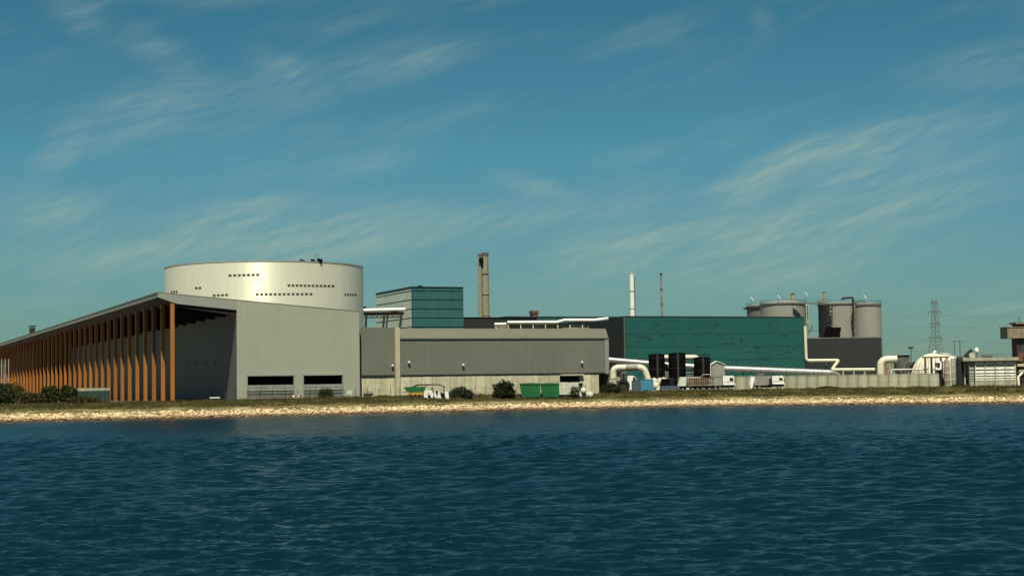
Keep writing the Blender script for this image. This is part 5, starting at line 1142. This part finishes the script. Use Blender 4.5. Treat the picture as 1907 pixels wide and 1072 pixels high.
# pylon
q = at(1744.5, 700, 800); g = Fr(q.x, 800, 3.4, .5); t = g.thing('lattice_pylon', 'tall lattice power pylon far behind the dome', 'pylon')
def zp_(py): return at(1744, py, 800).z - 3.4
H = zp_(560); zs_ = [0, zp_(655), zp_(630), zp_(603), zp_(581), H]; hw = [3.8, 2.6, 1.5, 1.25, 1.1, .8]
m = MB()
def cor(k, s1_, s2_): return Vector((s1_ * hw[k], s2_ * hw[k], zs_[k]))
for k in range(5):
    for s1_, s2_ in ((1, 1), (1, -1), (-1, -1), (-1, 1)):
        a = cor(k, s1_, s2_); b_ = cor(k + 1, s1_, s2_); m.bar(a, b_, .19)
        n = 3 if k else 2; s3, s4_ = (-s2_, s1_)
        for j in range(n):
            p0 = a.lerp(b_, j / n); p1 = cor(k, s3, s4_).lerp(cor(k + 1, s3, s4_), (j + 1) / n); m.bar(p0, p1, .09); p2 = a.lerp(b_, (j + 1) / n); p3 = cor(k, s3, s4_).lerp(cor(k + 1, s3, s4_), j / n); m.bar(p2, p3, .09)
m.build('lattice_frame', 'steel_pale', t)
for py, wd in ((562, 1.9), (581, 4.3), (603, 3.3), (629, 4.3)):
    z = zp_(py); mm = MB(); mm.bar((-wd, 0, z), (wd, 0, z), .28); mm.bar((-wd, 0, z), (-1, 0, z + 1.2), .14); mm.bar((wd, 0, z), (1, 0, z + 1.2), .14); mm.build('crossarm', 'steel_pale', t)
    for s_ in (-1, 1): MB().cyl(s_ * wd, 0, z - 1.1, z - .1, .14, 6).build('insulator', 'steel_pale', t)
for k, (py, wd) in enumerate(((581, 4.3), (603, 3.3), (629, 4.3))):
    for s_ in (-1, 1):
        z = zp_(py) - 1.1; c0_ = g.w(s_ * wd, 0, z)
        P = [(-260 + 52 * i, 60 * (1 if i < 5 else -1) * abs(i - 5) / 5, -(abs(math.sin(math.pi * (i / 5 if i <= 5 else (i - 5) / 5)))) * 6) for i in range(11)]
        wv_ = MB().tube([(c0_.x + a_, c0_.y + b2 * (1 if i < 5 else 1), c0_.z + c2) for i, (a_, b2, c2) in enumerate(P)], .035, 4).build('power_line', 'steel_pale')
        tag(wv_, ('upper', 'middle', 'lower')[k] + ' power cable on the ' + ('left' if s_ < 0 else 'right') + ' side of the pylon', 'cable', 'power cables strung from the pylon')
# concrete tower at the right edge
q = at(1897, 720, 403); g = Fr(q.x, 403, 3.4, 0); t = g.thing('concrete_lookout', 'stained concrete tower with an overhanging deck at the right edge', 'tower')
xa, zd1 = g.p(1876, 609.5); _, zd0 = g.p(1876, 629.5); xs, zc1 = g.p(1894, 603); W_ = 11
MB().box(xa, xa + W_, 0, 6, zd0, zd1).build('deck', 'concrete_dark', t); MB().box(xa - .15, xa + W_, -.15, 6.15, zd1 + .003, zd1 + .2).build('deck_rim', 'concrete_dark', t)
x0, _ = g.p(1896, 650); MB().box(x0, x0 + 6, 1, 5, 0, zd0 - .003).build('shaft', 'maroon', t)
MB().box(xs + .3, xa + W_ - 2, 1, 5, zd1 + .21, zc1 - .003).build('lantern', 'void', t); MB().box(xs - .2, xa + W_ - 1, .4, 5.6, zc1, zc1 + .5).build('cap', 'concrete_dark', t); MB().cyl(xs + 1.2, 2, zc1 + .5, zc1 + 2.0, .12, 8).build('aerial', 'steel_pale', t)
x2, za_ = g.p(1897, 677); _, zb_ = g.p(1897, 682); _, zc2 = g.p(1897, 688); _, zd2 = g.p(1897, 694)
MB().box(x2 - .2, x2 + 6.3, .2, 5.2, zb_, za_).build('lower_slab', 'concrete_post', t); MB().box(x2 + .1, x2 + 6.3, .25, 5.2, zd2, zc2).build('lower_slab', 'concrete_grey', t)
x3, _ = g.p(1898, 710); MB().tube([(x3 + .8, -.3, zd2), (x3 - .3, -.3, zd2 - 1), (x3 - .2, -.3, 0)], .3, 10).build('spout', 'white', t, smooth=True)
m = MB(); a = g.p(1903, 650, .9)
MB().box(a[0] - .3, a[0] + 1.6, .9, .997, a[1] - 1, a[1] + 1.2).build('patch', 'teal_tank', t)
a = g.p(1900, 663, .6); MB().ext_y([(a[0] - .8, a[1] - 1.4), (a[0] + .6, a[1] - 1.2), (a[0] + .9, a[1] + .8), (a[0] - .3, a[1] + 1.1)], .6, .997).build('bracket', 'rust', t)
